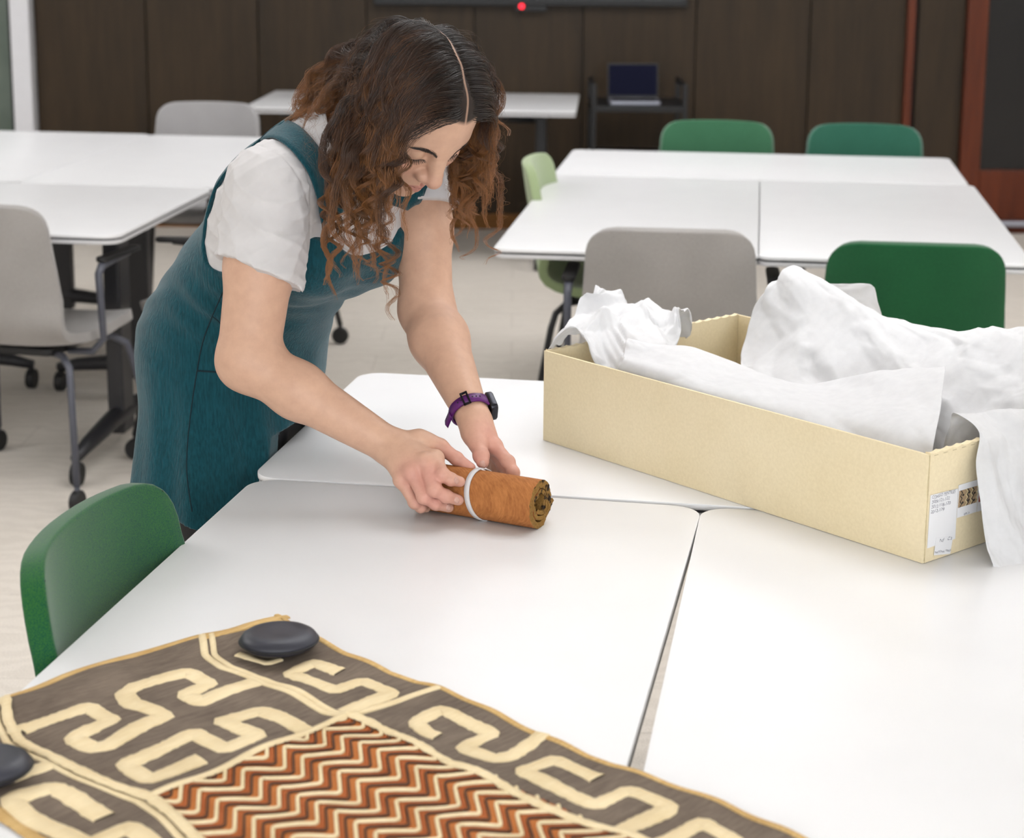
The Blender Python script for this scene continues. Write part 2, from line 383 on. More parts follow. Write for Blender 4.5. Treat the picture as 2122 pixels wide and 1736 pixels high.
# ------------------------------------------------------------------ chairs
def shell_grid(ns=34, nt=17):
    # profile in (y, z): back top down to the seat and its front lip
    key = np.array([(-.285, .845), (-.272, .76), (-.255, .66), (-.240, .57), (-.222, .505), (-.175, .458), (-.10, .440), (.0, .438), (.10, .446), (.19, .450), (.235, .438)])
    d = np.r_[0, np.cumsum(np.linalg.norm(np.diff(key, axis=0), axis=1))]; Ltot = d[-1]
    s = np.linspace(0, Ltot, ns)
    s = Ltot*(0.5-0.5*np.cos(np.linspace(0, math.pi, ns)))*.5+s*.5
    def cub(col):      # smooth Catmull-Rom
        out = []
        for q in s:
            i = min(max(np.searchsorted(d, q)-1, 0), len(d)-2); t = (q-d[i])/(d[i+1]-d[i])
            p = [key[max(i-1, 0)][col], key[i][col], key[i+1][col], key[min(i+2, len(d)-1)][col]]
            out.append(.5*(2*p[1]+(p[2]-p[0])*t+(2*p[0]-5*p[1]+4*p[2]-p[3])*t*t+(3*p[1]-p[0]-3*p[2]+p[3])*t**3))
        return np.array(out)
    py, pz = cub(0), cub(1)
    wkey = [(0, .205), (.2, .214), (.4, .225), (.52, .222), (.7, .238), (.88, .236), (1, .225)]
    hw = np.interp(s/Ltot, *zip(*wkey))
    t = np.linspace(-1, 1, nt); t = np.sign(t)*np.abs(t)**.85
    G = np.zeros((ns, nt, 3))
    for i in range(ns):
        for j in range(nt):
            q, X, H = s[i], hw[i]*t[j], hw[i]
            for end, rad in ((0, .07), (1, .08)):          # round the corners: square patches become quarter discs
                e = q if end == 0 else Ltot-q; ds, dx = rad-e, abs(X)-(H-rad)
                if ds > 0 and dx > 0:
                    k = max(dx, ds)/math.hypot(dx, ds); X = math.copysign(H-rad+dx*k, X); e = rad-ds*k; q = e if end == 0 else Ltot-e
            y, z = np.interp(q, s, py), np.interp(q, s, pz); bk = min(1, max(0, (z-.47)/.1)); f = abs(X)/H
            G[i, j] = X, y+bk*.045*f**2.2*(H/.22), z+(1-bk)*.018*f**2.5-(.006*f*f if q < .1 else 0)
    return G
_SH = {}
def shell_mesh():
    if 'm' not in _SH:
        G = shell_grid(); me = MB().grid(G).mesh('shell')
        o = bpy.data.objects.new('tmp', me); COL.objects.link(o)
        sd = o.modifiers.new('s', 'SOLIDIFY'); sd.thickness = .03; sd.offset = 0
        bv = o.modifiers.new('b', 'BEVEL'); bv.width = .012; bv.segments = 3; bv.limit_method = 'ANGLE'; bv.angle_limit = math.radians(50)
        ev = o.evaluated_get(bpy.context.evaluated_depsgraph_get()); _SH['m'] = bpy.data.meshes.new_from_object(ev)
        bpy.data.objects.remove(o)
    return _SH['m'].copy()
def make_chair(loc, rz, fab, label, arms=False, casters=False, group=None, metal='black_metal'):
    c = tag(empty('shell_chair', loc, rz), label, 'chair', group)
    link('shell', shell_mesh(), MAT[fab], c)
    m = MAT[metal]
    MB().prism(rrect(-.15, -.14, .15, .14, .03, 4), .405, .425).build('seat_bracket', MAT['black_matt'], c, smooth=30, bev=.004)
    zb = .075 if casters else .006
    for sx in (-1, 1):
        for sy in (-1, 1):
            if arms and sy < 0: pass
            top = (sx*.13, sy*.10, .408); knee = (sx*.215, sy*.165, .385); foot = (sx*.262, sy*.235, zb)
            MB().tube([top, (sx*.18, sy*.137, .41), knee, (sx*.224, sy*.178, .34), foot], .0105, 8).build('leg', m, c)
            if casters:
                x, y = foot[:2]
                cb = MB().lathe([(.006, -.012), (.028, -.012), (.032, -.008), (.032, .008), (.028, .012), (.006, .012)], 18, Matrix.Translation((x, y, .033)) @ Matrix.Rotation(math.pi/2, 4, 'Y')).build('caster', MAT['rubber'], c, smooth=40)
                MB().tube([(x, y, .045), (x, y, zb+.01)], .008, 8).build('stem', m, cb)
            else:
                MB().lathe([(.012, 0), (.014, .004), (.012, .018)], 10, Matrix.Translation((foot[0], foot[1], 0))).build('glide', MAT['rubber'], c)
        if arms:
            x = sx*.268
            ar = MB().tube([(sx*.15, -.05, .405), (sx*.23, -.06, .41), (x, -.065, .45), (x, -.075, .56), (x, -.08, .635), (x, -.06, .655), (x, .02, .663), (x, .1, .667)], [.010, .010, .010, .010, .011, .012, .012, .010], 8).build('arm', m, c)
            MB().prism(rrect(x-.018, -.07, x+.018, .15, .015, 4), .664, .678).build('arm_pad', MAT['black_matt'], ar, smooth=30, bev=.004)
    return c
R = math.radians
make_chair((-1.365, 5.17, 0), R(-16), 'grey_fabric', 'grey armchair on casters at the left edge of the picture', True, True, metal='grey_metal')
make_chair((-1.26, 7.36, 0), R(176), 'pale_grey_fabric', 'pale grey chair with its rounded back behind the left tables', False, False)
make_chair((-.86, 5.62, 0), R(84), 'grey_fabric', 'grey armchair largely hidden behind the woman, nearer of two', True, True, metal='black_metal')
make_chair((-.92, 6.70, 0), R(82), 'grey_fabric', 'chair on casters hidden behind the woman, farther of two', False, True)
bx = onz(1477, 258, .845); make_chair((bx[0], 6.80, 0), R(173), 'mid_green_fabric', 'mid green chair behind the far right tables, left one of the pair')
bx = onz(1799, 266, .845); make_chair((bx[0]-.02, 6.72, 0), R(172), 'teal_green_fabric', 'teal green chair behind the far right tables, right one of the pair')
make_chair((.33, 5.90, 0), R(-98), 'lime_fabric', 'pale lime green chair pushed in at the left side of the far tables')
make_chair((.42, 4.85, 0), R(-6), 'grey_fabric', 'grey armchair facing the far right tables with its back to the camera', True, False, metal='grey_metal')
make_chair((1.00, 4.67, 0), R(-7), 'green_fabric', 'dark green chair with its back to the camera at the far right tables')
make_chair((1.78, 5.25, 0), R(96), 'lime_fabric', 'pale green chair cut off by the right edge of the picture')
make_chair((-.29, 2.255, 0), R(-102), 'heather_fabric', 'green heather chair pushed under the near table at the lower left')

# ------------------------------------------------------------------ screen, cart, laptop
s0, s1 = onY(775, 12, Y1-.06), onY(1425, 12, Y1-.06)
tv = tag(empty('wall_display', ((s0[0]+s1[0])/2, Y1-.025, (s0[2]+s1[2])/2)), 'black wall-mounted display with a red standby light above the far table', 'display')
tw = s1[0]-s0[0]
MB().box((0, -.03, tw*.28), (tw, .05, tw*.56)).build('housing', MAT['black_matt'], tv, smooth=False, bev=.006)
MB().box((0, -.0565, tw*.285), (tw-.05, .004, tw*.53)).build('screen', MAT['black_gloss'], tv, smooth=False)
def _led():
    t = NT('red standby light'); t.set(col=(.6, .01, .02, 1)); t.b.inputs['Emission Color'].default_value = (1, .02, .04, 1); t.b.inputs['Emission Strength'].default_value = 2.5; return t.m
lp = onY(1081, 13, Y1-.08)
MB().lathe([(.006, -.004), (.012, -.002), (.014, .003), (.008, .008)], 12, Matrix.Translation((lp[0]-tv.location.x, -.058, lp[2]-tv.location.z)) @ Matrix.Rotation(math.pi/2, 4, 'X')).build('standby_light', _led(), tv)
MB().box((0, -.028, -.012), (.16, .04, .03)).build('sensor_bar', MAT['black_matt'], tv, smooth=False, bev=.003)
c0, c1 = onY(1222, 300, 9.1), onY(1418, 300, 9.1)
cw = c1[0]-c0[0]
cart = tag(empty('media_cart', ((c0[0]+c1[0])/2, 9.2, 0)), 'black media cart by the dark wall holding an open laptop', 'cart')
zc = onY(1320, 226, 9.0)[2]
for z in (.16, .42, zc-.015): MB().prism(rrect(-cw/2, -.22, cw/2, .22, .02, 4), z, z+.03).build('shelf', MAT['black_matt'], cart, smooth=False, bev=.004)
for sx in (-1, 1):
    for sy in (-1, 1):
        MB().box((sx*(cw/2-.012), sy*.208, zc/2+.08), (.024, .024, zc+.08)).build('post', MAT['black_matt'], cart, smooth=False, bev=.003)
        MB().lathe([(.005, -.012), (.03, -.012), (.034, 0), (.03, .012), (.005, .012)], 14, Matrix.Translation((sx*(cw/2-.02), sy*.2, .034)) @ Matrix.Rotation(math.pi/2, 4, 'Y')).build('caster', MAT['rubber'], cart)
    MB().tube([(sx*(cw/2-.012), -.2, zc+.11), (sx*(cw/2-.012), .2, zc+.11)], .012, 8).build('rail', MAT['black_matt'], cart)
lz = zc+.0165
p = onY(1317, 215, 9.0)
lt = tag(empty('laptop', (p[0], 9.13, lz)), 'open laptop with a dark blue screen on the black cart', 'laptop')
MB().prism(rrect(-.125, -.10, .125, .09, .012, 4), 0, .016).build('base', MAT['silver'], lt, smooth=False, bev=.003)
Ml = Matrix.Translation((0, .09, .014)) @ Matrix.Rotation(R(-12), 4, 'X')
def _scr():
    t = NT('dark blue screen'); t.set(col=srgb(16, 18, 40), rough=.7, spec=.1); return t.m
MB().box(None, (.25, .007, .17), mat=Ml @ Matrix.Translation((0, 0, .087))).build('lid', MAT['black_matt'], lt, smooth=False, bev=.002)
MB().box(None, (.236, .003, .15), mat=Ml @ Matrix.Translation((0, -.0042, .089))).build('screen', _scr(), lt, smooth=False)
MB().box((0, -.005, .0165), (.21, .08, .0015)).build('keyboard', MAT['black_matt'], lt, smooth=False)

# ------------------------------------------------------------------ archive box
BA, BD, BW = np.array([.054, 3.037, ZT]), np.array([.6474, -.7621, 0]), np.array([.7621, .6474, 0])
BL, BWD, BH = .788, .467, .157
def bp(d, w, z): return BA+BD*d+BW*w+UP*z
def _card(name, c1, c2):
    t = NT(name); v = t.coord(); n = t.noise(v, 4, 3); f = t.noise(v, 220, 2); sp = t.noise(v, 30, 4, .7)
    c = t.ramp(n, [(.3, srgb(*c1)), (.7, srgb(*c2))])
    c = t.mix(.25, c, t.ramp(f, [(.3, srgb(*[q-16 for q in c1])), (.7, srgb(*c2))]))
    c = t.mix(.5, c, t.ramp(sp, [(.2, srgb(*[q-22 for q in c1])), (.42, srgb(*c2))]), 'MIX') if False else c
    t.set(col=c, rough=.85, spec=.15); t.bump(f, .15, .0005); return t.m
MAT['card'] = _card('beige archival board', (230, 213, 174), (241, 226, 192))
MAT['card_edge'] = _card('beige board cut edge', (176, 158, 122), (214, 198, 160))
MAT['paper_label'] = plain('label paper', (238, 238, 240), .7, var=.01)
MAT['ink'] = plain('blue black ink', (70, 70, 92), .7)
MAT['tissue'] = None
def _tissue():
    t = NT('white tissue paper'); nt = t.t
    v = t.coord(); n = t.noise(v, 60, 4, .6)
    t.set(col=t.ramp(n, [(.3, srgb(234, 234, 235)), (.7, srgb(242, 242, 243))]), rough=.7, spec=.25)
    t.bump(n, .25, .0015)
    tr = t.n('ShaderNodeBsdfTranslucent'); tr.inputs[0].default_value = srgb(242, 242, 243)
    mx = t.n('ShaderNodeMixShader'); mx.inputs[0].default_value = .28
    t.l(t.b.outputs[0], mx.inputs[1]); t.l(tr.outputs[0], mx.inputs[2])
    t.l(mx.outputs[0], nt.nodes['Material Output'].inputs['Surface']); return t.m
MAT['tissue'] = _tissue()

box = tag(empty('archive_box', tuple(BA)), 'long open beige cardboard archive box full of white tissue, labelled at its near end', 'box')
def bl(p): return tuple(np.asarray(p)-BA)
def wall_strip(name, p0, p1, inward, z0, z1, th=.004, wav=.0, n=60, mat='card', par=None):
    """upright board from p0 to p1 with a slightly scalloped upper edge"""
    p0, p1 = np.array(p0, float), np.array(p1, float); mb = MB(); rows = []
    for i in range(n+1):
        t = i/n; p = p0+(p1-p0)*t
        zz = z1-abs(math.sin(t*n*.5*math.pi/2))*wav if wav else z1
        rows.append([p+UP*z0, p+UP*zz, p+inward*th+UP*zz, p+inward*th+UP*z0])
    G = np.array(rows)-BA
    mb.grid(G, close_u=True); m = len(rows)
    mb.f += [(3, 2, 1, 0), tuple((m-1)*4+k for k in range(4))]
    return mb.build(name, MAT[mat], par or box, smooth=30)
Z0 = .0006
MB().add([bl(bp(d, w, z)) for z in (Z0, .004) for d, w in ((.002, .002), (BL-.002, .002), (BL-.002, BWD-.002), (.002, BWD-.002))],
         [(3, 2, 1, 0), (4, 5, 6, 7), (0, 1, 5, 4), (1, 2, 6, 5), (2, 3, 7, 6), (3, 0, 4, 7)]).build('bottom', MAT['card'], box, smooth=False)
wall_strip('long_side', bp(.0, 0, 0), bp(BL, 0, 0), BW, Z0, BH-.002)
wall_strip('long_side', bp(.0, BWD-.004, 0), bp(BL, BWD-.004, 0), BW, Z0, BH-.002)
wall_strip('short_side', bp(-.001, .0045, 0), bp(-.001, BWD-.0045, 0), BD, Z0, BH, .009, .0022, 80)
es = wall_strip('short_side', bp(BL-.008, .0045, 0), bp(BL-.008, BWD-.0045, 0), BD, Z0, BH, .009, .0022, 80)
es['label'] = 'labelled near end of the box'
# perforation slits along the folded rim, and the raw corner joint
for sd, dd in ((-.001-.0003, 'a'), (BL+.0012, 'b')):
    mb = MB()
    for k in range(22):
        w0 = .012+k*.0205; q0, q1 = bp(sd, w0, BH-.0055), bp(sd, w0+.009, BH-.0055)
        for p, q in ((q0, q1),):
            mb.add([bl(p), bl(q), bl(q+UP*.0012), bl(p+UP*.0012)], [(0, 1, 2, 3)])
    mb.build('perforation', MAT['card_edge'], es if dd == 'b' else box, smooth=False)
mb = MB().tube([bl(bp(BL-.001, .0035+.0008*math.sin(k*1.3), Z0+.002+k*(BH-.006)/12)) for k in range(13)], .0016, 6)
mb.build('corner_joint', MAT['card_edge'], box)
# ---- labels on the near end: local frame (s to the right along BW, t up)
def on_end(s, t, off=.0006): return bp(BL+.001+off, s, t)
def end_quad(name, pts, mat, par, off):
    return MB().add([bl(on_end(s, t, off)) for s, t in pts], [tuple(range(len(pts)))]).build(name, mat, par, smooth=False)
def end_px(x, y):          # where a seen point lies on the near end panel
    d = ray(x, y); o = np.array([0, 0, CAM_H]); P0 = on_end(0, 0); k = ((P0-o)@BD)/(d@BD); p = o+d*k
    return (p-P0)@BW, (p-P0)@UP
def thick(name, px, mat, par, off):
    pts = [end_px(*q) for q in px]; n = len(pts)
    vs = [bl(on_end(s, t, off)) for s, t in pts]+[bl(on_end(s, t, off-.0003)) for s, t in pts]
    return MB().add(vs, [tuple(range(n)), tuple(range(2*n-1, n-1, -1))]+[(i, n+i, n+(i+1) % n, (i+1) % n) for i in range(n)]).build(name, mat, par, smooth=False)
lab = thick('paper_label', [(1921, 1136), (1928, 1026), (1985, 1012), (1979, 1116)], MAT['paper_label'], box, .0010)
lab['label'] = 'white label with handwriting'
lab2 = thick('paper_label', [(1934, 1150), (1939, 1114), (1974, 1110), (1968, 1147)], MAT['paper_label'], box, .0016)
def end_text(txt, p_left, p_right, hpx, par, off):
    s0, t0 = end_px(*p_left); s1, t1 = end_px(*p_right); hh = end_px(p_left[0], p_left[1]-hpx)[1]-t0
    cu = bpy.data.curves.new('handwriting', 'FONT'); cu.body = txt; cu.size = 1; cu.extrude = 0; cu.shear = .12; cu.offset = -.006
    o = bpy.data.objects.new('handwriting', cu); COL.objects.link(o)
    bpy.context.view_layer.update(); ev = o.evaluated_get(bpy.context.evaluated_depsgraph_get()); me = bpy.data.meshes.new_from_object(ev)
    bpy.data.objects.remove(o)
    xs = np.array([v.co.x for v in me.vertices]); ys = np.array([v.co.y for v in me.vertices])
    x0, x1, y1 = xs.min(), xs.max(), max(ys.max(), .68)
    for v in me.vertices:
        a = (v.co.x-x0)/(x1-x0); s = s0+(s1-s0)*a; t = t0+(t1-t0)*a+hh*v.co.y/y1+.0006*math.sin(a*17+len(txt))
        v.co = bl(on_end(s, t, off))
    return link('handwriting', me, MAT['ink'], par, smooth=False)
end_text('CONGO TEXTILES', (1931, 1034), (1979, 1020), 6.4, lab, .0012)
end_text('2009.121-122', (1930, 1044), (1967, 1034), 6.4, lab, .0012)
end_text('2012.118-120', (1929, 1054), (1969, 1044), 6.4, lab, .0012)
end_text('2012-179', (1928, 1064), (1956, 1057), 6.4, lab, .0012)
end_text('NF   C3', (1946, 1123), (1971, 1117), 6, lab2, .0018)
end_text('NATIONAL FIBRES', (1936, 1146), (1969, 1141), 4, lab2, .0018)
ph = thick('photo_label', [(1982, 1073), (1986, 1005), (2026, 993), (2023, 1060)], MAT['paper_label'], box, .0013)
ph2 = thick('photo_label', [(2024, 1060), (2027, 993), (2062, 983), (2060, 1050)], MAT['paper_label'], box, .0012)
MAT['print_tan'] = plain('printed tan', (176, 150, 118), .6, var=.1, scale=300)
MAT['print_black'] = plain('printed black', (38, 34, 34), .6)
MAT['print_cream'] = plain('printed cream', (222, 206, 160), .6)
MAT['print_red'] = plain('printed red', (150, 64, 44), .6)
pp = thick('print', [(1984, 1052), (1987, 1017), (2024, 1006), (2023, 1040)], MAT['print_tan'], ph, .0015)
c0, c1, c2 = [np.array(end_px(*q)) for q in ((1984, 1052), (2023, 1040), (1987, 1017))]
def uvp(u, v): return c0+(c1-c0)*u+(c2-c0)*v
mb = MB(); mc = MB()
for k, u0 in enumerate((.08, .36, .44, .62, .70, .92)):
    zz = [uvp(u0+(.07 if i % 2 else -.02), i/6) for i in range(7)]
    zz2 = [uvp(u0+.05+(.07 if i % 2 else -.02), i/6) for i in range(7)]
    for i in range(6):
        (mb if k % 2 == 0 else mc).add([bl(on_end(*q, .0017)) for q in (zz[i], zz2[i], zz2[i+1], zz[i+1])], [(0, 1, 2, 3)])
for u, v in ((.22, .25), (.22, .7), (.54, .3), (.54, .75), (.83, .2), (.83, .62)):
    mb.add([bl(on_end(*uvp(u+a, v+b), .0018)) for a, b in ((-.06, 0), (0, -.09), (.06, 0), (0, .09))], [(0, 1, 2, 3)])
mb.build('print_black', MAT['print_black'], ph, smooth=False); mc.build('print_cream', MAT['print_cream'], ph, smooth=False)
thick('print', [(2027, 1040), (2029, 1005), (2060, 996), (2060, 1030)], MAT['print_red'], ph2, .0015)
end_text('2009.121', (1996, 1067), (2008, 1063), 4, ph, .0015)

# ------------------------------------------------------------------ tissue sheets
def crumple(u, v, seed, amp, sc):
    """crumpled paper: flat facets between straight creases in many directions; u, v in metres"""
    r = np.random.default_rng(seed); h = np.zeros_like(u); tri = lambda q: np.abs(q-np.floor(q)-.5)*4-1
    wu = u+.25*sc*tri(v/sc*.37+r.random())+.15*sc*tri((u+v)/sc*.6+.3); wv = v+.25*sc*tri(u/sc*.41+r.random())+.15*sc*tri((u-v)/sc*.55+.1)
    for s_, a_, n in ((sc, .42, 4), (sc*.5, .20, 4), (sc*.22, .06, 3)):
        for k in range(n):
            an = r.uniform(0, math.pi); q = (wu*math.cos(an)+wv*math.sin(an))/s_/r.uniform(1.3, 2.4)+r.random()
            mask = .5+.5*tri((wu*math.sin(an)-wv*math.cos(an))/s_/r.uniform(2, 4)+r.random())
            h += a_*tri(q)*mask
    return amp*h
def sheet(name, ctrl, label, seed, amp=.012, sc=.06, nu=90, nv=70, rag=.003, edge_fade=.0, thick_=.0006):
    K = np.asarray(ctrl, float)                       # rows x cols x 3
    A = np.array([catmull(K[i], nv) for i in range(K.shape[0])])
    G = np.array([catmull(A[:, j], nu) for j in range(nv)]).transpose(1, 0, 2)
    du = np.linalg.norm(np.diff(G, axis=0), axis=2).mean()*nu; dv = np.linalg.norm(np.diff(G, axis=1), axis=2).mean()*nv
    u, v = np.meshgrid(np.linspace(0, du, nu), np.linspace(0, dv, nv), indexing='ij')
    gu, gv = np.gradient(G, axis=0), np.gradient(G, axis=1)
    N = np.cross(gu, gv); N /= np.linalg.norm(N, axis=2, keepdims=True)+1e-12
    h = crumple(u, v, seed, amp, sc)
    G = G+N*h[..., None]
    r = np.random.default_rng(seed+5)
    for k in range(3): G[0, :, k] += rag*.3*np.sin(np.linspace(0, 19+k*5, nv)+k); G[-1, :, k] += rag*.3*np.sin(np.linspace(0, 23+k*4, nv)+k*2)
    me = MB().grid(G).mesh(name); o = link(name, me, MAT['tissue'], None, smooth=50)
    sd = o.modifiers.new('thickness', 'SOLIDIFY'); sd.thickness = thick_; sd.offset = 0
    tag(o, label, 'tissue paper', 'sheets of tissue paper in the box'); return o
def bx_(d, w, z): return bp(d, w, z)
E_ = lambda x, y, Y: onY(x, y, Y)
# crumpled clump at the far left end
sheet('tissue_paper', [
  [E_(1136,716,3.03), E_(1190,700,3.06), E_(1235,745,3.02), E_(1290,768,2.96), E_(1330,790,2.92)],
  [E_(1165,680,3.10), E_(1225,660,3.12), E_(1275,690,3.08), E_(1330,735,3.02), E_(1380,770,2.98)],
  [E_(1205,645,3.18), E_(1262,632,3.20), E_(1312,640,3.17), E_(1365,672,3.12), E_(1402,712,3.08)],
  [E_(1238,612,3.24), E_(1290,604,3.27), E_(1335,632,3.25), E_(1380,646,3.20), E_(1416,652,3.16)],
  [E_(1268,640,3.32), E_(1305,645,3.34), E_(1350,668,3.31), E_(1390,690,3.26), E_(1410,705,3.22)],
], 'crumpled tissue paper bunched at the far left end of the box', 11, .034, .080, 130, 130, .006)
# flat sheet along the front wall
sheet('tissue_paper', [
  [bx_(.04,.035,.03), bx_(.20,.02,.05), bx_(.38,.02,.06), bx_(.56,.02,.06), bx_(.70,.02,.05), bx_(.762,.03,.03)],
  [E_(1284,760,2.93), E_(1400,792,2.83), E_(1530,830,2.76), E_(1700,868,2.68), E_(1850,898,2.58), E_(1936,925,2.53)],
  [E_(1292,735,2.96), E_(1410,755,2.90), E_(1545,790,2.85), E_(1710,822,2.80), E_(1860,828,2.70), E_(1948,850,2.63)],
  [E_(1300,706,2.99), E_(1425,722,2.98), E_(1560,762,2.96), E_(1690,796,2.93), E_(1850,768,2.84), E_(1958,757,2.76)],
  [E_(1330,720,3.04), E_(1450,745,3.03), E_(1580,780,3.01), E_(1700,812,2.99), E_(1850,800,2.93), E_(1950,790,2.85)],
], 'smooth sheet of tissue paper lining the front of the box', 23, .0075, .12, 90, 150, .003)
def wy(x):                                         # distance of the rear wall along a line of sight
    k = ray(x, 700); m = k[0]/k[1]; P = bp(0, BWD, 0); d = (m*P[1]-P[0])/(BD[0]-m*BD[1]); return P[1]+BD[1]*d
def TR(offs, pts): return [E_(x, y, wy(x)+o) for (x, y), o in zip(pts, offs)]
# big sheet billowing over the back
sheet('tissue_paper', [
  TR([-.25]*7, [(1540,850), (1640,885), (1740,915), (1860,945), (1980,985), (2110,1010), (2240,1030)]),
  TR([-.20]*7, [(1540,780), (1640,812), (1740,838), (1860,860), (1980,888), (2110,915), (2240,935)]),
  TR([-.13, -.13, -.13, -.12, -.11, -.11, -.11], [(1530,720), (1640,740), (1750,780), (1870,800), (1990,830), (2110,850), (2250,870)]),
  TR([-.07, -.07, -.06, -.05, -.05, -.05, -.05], [(1560,650), (1650,650), (1760,700), (1880,735), (2000,755), (2120,768), (2260,790)]),
  TR([-.03, -.02, -.01, 0, 0, 0, 0], [(1610,590), (1645,562), (1760,622), (1880,668), (2000,694), (2120,694), (2270,705)]),
  TR([.03, .03, .05, .05, .05, .05, .05], [(1640,585), (1668,580), (1770,640), (1885,670), (2000,676), (2120,678), (2275,690)]),
  TR([.06, .06, .08, .08, .08, .08, .08], [(1650,640), (1690,640), (1780,680), (1890,700), (2000,700), (2120,705), (2275,715)]),
], 'largest sheet of tissue paper billowing up over the back of the box', 37, .019, .12, 150, 200, .004)
# small piece poking up behind
sheet('tissue_paper', [
  [E_(1690,760,3.30), E_(1730,775,3.28), E_(1790,790,3.24), E_(1835,800,3.20)],
  [E_(1690,670,3.37), E_(1730,685,3.37), E_(1790,700,3.35), E_(1835,705,3.33)],
  [E_(1700,610,3.41), E_(1740,622,3.41), E_(1790,640,3.40), E_(1828,655,3.38)],
  [E_(1706,588,3.42), E_(1750,588,3.42), E_(1800,588,3.41), E_(1812,600,3.40)],
], 'small greyish corner of tissue paper poking up in front of the dark green chair', 41, .003, .06, 40, 40, .001)
# sheet hanging over the near end
sheet('tissue_paper', [
  [E_(1955,935,2.60), E_(1990,950,2.62), E_(2060,960,2.66), E_(2150,960,2.70), E_(2260,955,2.74)],
  [E_(1968,880,2.60), E_(2010,890,2.61), E_(2070,880,2.63), E_(2150,880,2.66), E_(2260,880,2.70)],
  [E_(1978,853,2.57), E_(2030,852,2.57), E_(2080,858,2.575), E_(2160,850,2.60), E_(2270,850,2.66)],
  [E_(2028,892,2.515), E_(2062,898,2.515), E_(2110,905,2.53), E_(2180,905,2.575), E_(2280,905,2.64)],
  [E_(2024,960,2.475), E_(2070,975,2.48), E_(2120,985,2.50), E_(2185,985,2.55), E_(2285,980,2.61)],
  [E_(2034,1060,2.46), E_(2085,1075,2.465), E_(2135,1085,2.485), E_(2195,1085,2.53), E_(2290,1080,2.59)],
  [E_(2046,1140,2.44), E_(2095,1150,2.445), E_(2150,1160,2.465), E_(2200,1160,2.505), E_(2295,1150,2.56)],
  [E_(2060,1185,2.425), E_(2105,1196,2.43), E_(2160,1206,2.45), E_(2205,1206,2.49), E_(2300,1196,2.54)],
], 'tissue paper hanging down over the labelled near end of the box', 53, .010, .09, 120, 90, .002)

# ------------------------------------------------------------------ embroidered textile
TA = onz(585, 1284); TA[2] = 0
E1 = np.array([.7136, -.7005, 0]); N1 = np.array([-.7005, -.7136, 0])
def pq(x, y):
    d = onz(x, y, ZT+.004)-TA; return np.array([d@E1, d@N1])
def clothpt(p, q, lift=0.):
    X = TA+E1*p+N1*q
    # small swells of the cloth, a lifted upper edge, and the drop past the table's left edge
    h = .0035+.0022*(math.sin(p*31+q*11)*math.sin(q*27-p*9))+.0016*math.sin(p*63+2)*math.sin(q*51+1)
    h += .010*math.exp(-((p-.012)/.02)**2)*(.5+.5*math.sin(q*21+1.0))*(1 if q > .06 else q/.06)
    h += .004*math.exp(-((q-.0)/.03)**2)*(.5+.5*math.sin(p*17+.6))
    r = X-O1; u, v = r@U1, r@V1
    over = -(u+W+.004)-.004
    z = ZT+max(h, .0016)+lift
    if over > 0: X = X+U1*(over*.93); z = ZT+.002+lift-max(0, over-.004)*.98
    over2 = -(v+L)-.004
    if over2 > 0: X = X+V1*(over2*.93); z = ZT+.002+lift-max(0, over2-.004)*.98
    return (X[0], X[1], z)
ab = [pq(*q) for q in ((585,1284),(520,1298),(415,1315),(330,1336),(250,1360),(130,1400),(25,1440),(-20,1458))]
_psq = [a[1] for a in ab]+[.62]; _psp = [a[0] for a in ab]+[ab[-1][0]]
rt_ = [pq(*q) for q in ((585,1284),(660,1325),(720,1355),(820,1392),(915,1425),(980,1455),(1120,1525),(1330,1600),(1500,1665),(1650,1736))]
_qsp = [a[0] for a in rt_]+[1.2]; _qsq = [a[1] for a in rt_]+[rt_[-1][1]]
PE, QE = .86, .53
def edge_p(q): return np.interp(q, _psq, _psp)
def edge_q(p): return np.interp(p, _qsp, _qsq)
tex = tag(empty('embroidered_textile', (TA[0], TA[1], ZT)), 'brown, cream and rust embroidered raffia textile spread over the near table edge', 'textile')
TO = np.array([TA[0], TA[1], ZT])
def tl(pt): return tuple(np.asarray(pt)-TO)
def _raffia(name, c1, c2, sc=240, stretch=(1, .12, 1), rough=.9, bump=.5):
    t = NT(name); v = t.coord((1, 1, 1), 'Object', (0, 0, math.radians(45)))
    mp = t.n('ShaderNodeMapping'); mp.inputs['Scale'].default_value = stretch; t.l(v, mp.inputs[0])
    a = t.noise(mp.outputs[0], sc, 3, .65); b = t.noise(v, 14, 3)
    c = t.ramp(a, [(.28, srgb(*c1)), (.72, srgb(*c2))])
    c = t.mix(.35, c, t.ramp(b, [(.3, srgb(*[int(q*.86) for q in c1])), (.7, srgb(*c2))]))
    t.set(col=c, rough=rough, spec=.15); t.bump(a, bump, .0012); return t.m
MAT['raffia_brown'] = _raffia('dark brown raffia', (100, 88, 78), (138, 124, 110))
MAT['raffia_cream'] = _raffia('cream raffia', (236, 212, 164), (250, 232, 194), 300)
MAT['raffia_edge'] = _raffia('golden raffia hem', (196, 154, 92), (232, 200, 142), 300)
MAT['pile_orange'] = _raffia('orange cut pile', (196, 112, 58), (224, 146, 86), 500, (1, 1, 1), .95, .8)
MAT['pile_red'] = _raffia('rust cut pile', (176, 92, 52), (204, 120, 74), 500, (1, 1, 1), .95, .8)
MAT['pile_dark'] = _raffia('dark brown cord', (84, 58, 46), (112, 82, 64), 500, (1, 1, 1))
m_, n_ = 110, 72
G = np.zeros((m_+1, n_+1, 3))
for i in range(m_+1):
    for j in range(n_+1):
        p, q = PE*i/m_, QE*j/n_
        q2 = edge_q(p)*(1-j/n_)+q; p2 = edge_p(q)*(1-i/m_)+p
        G[i, j] = tl(clothpt(p2, q2))
me = MB().grid(G).mesh('ground_cloth')
gc = link('ground_cloth', me, MAT['raffia_brown'], tex)
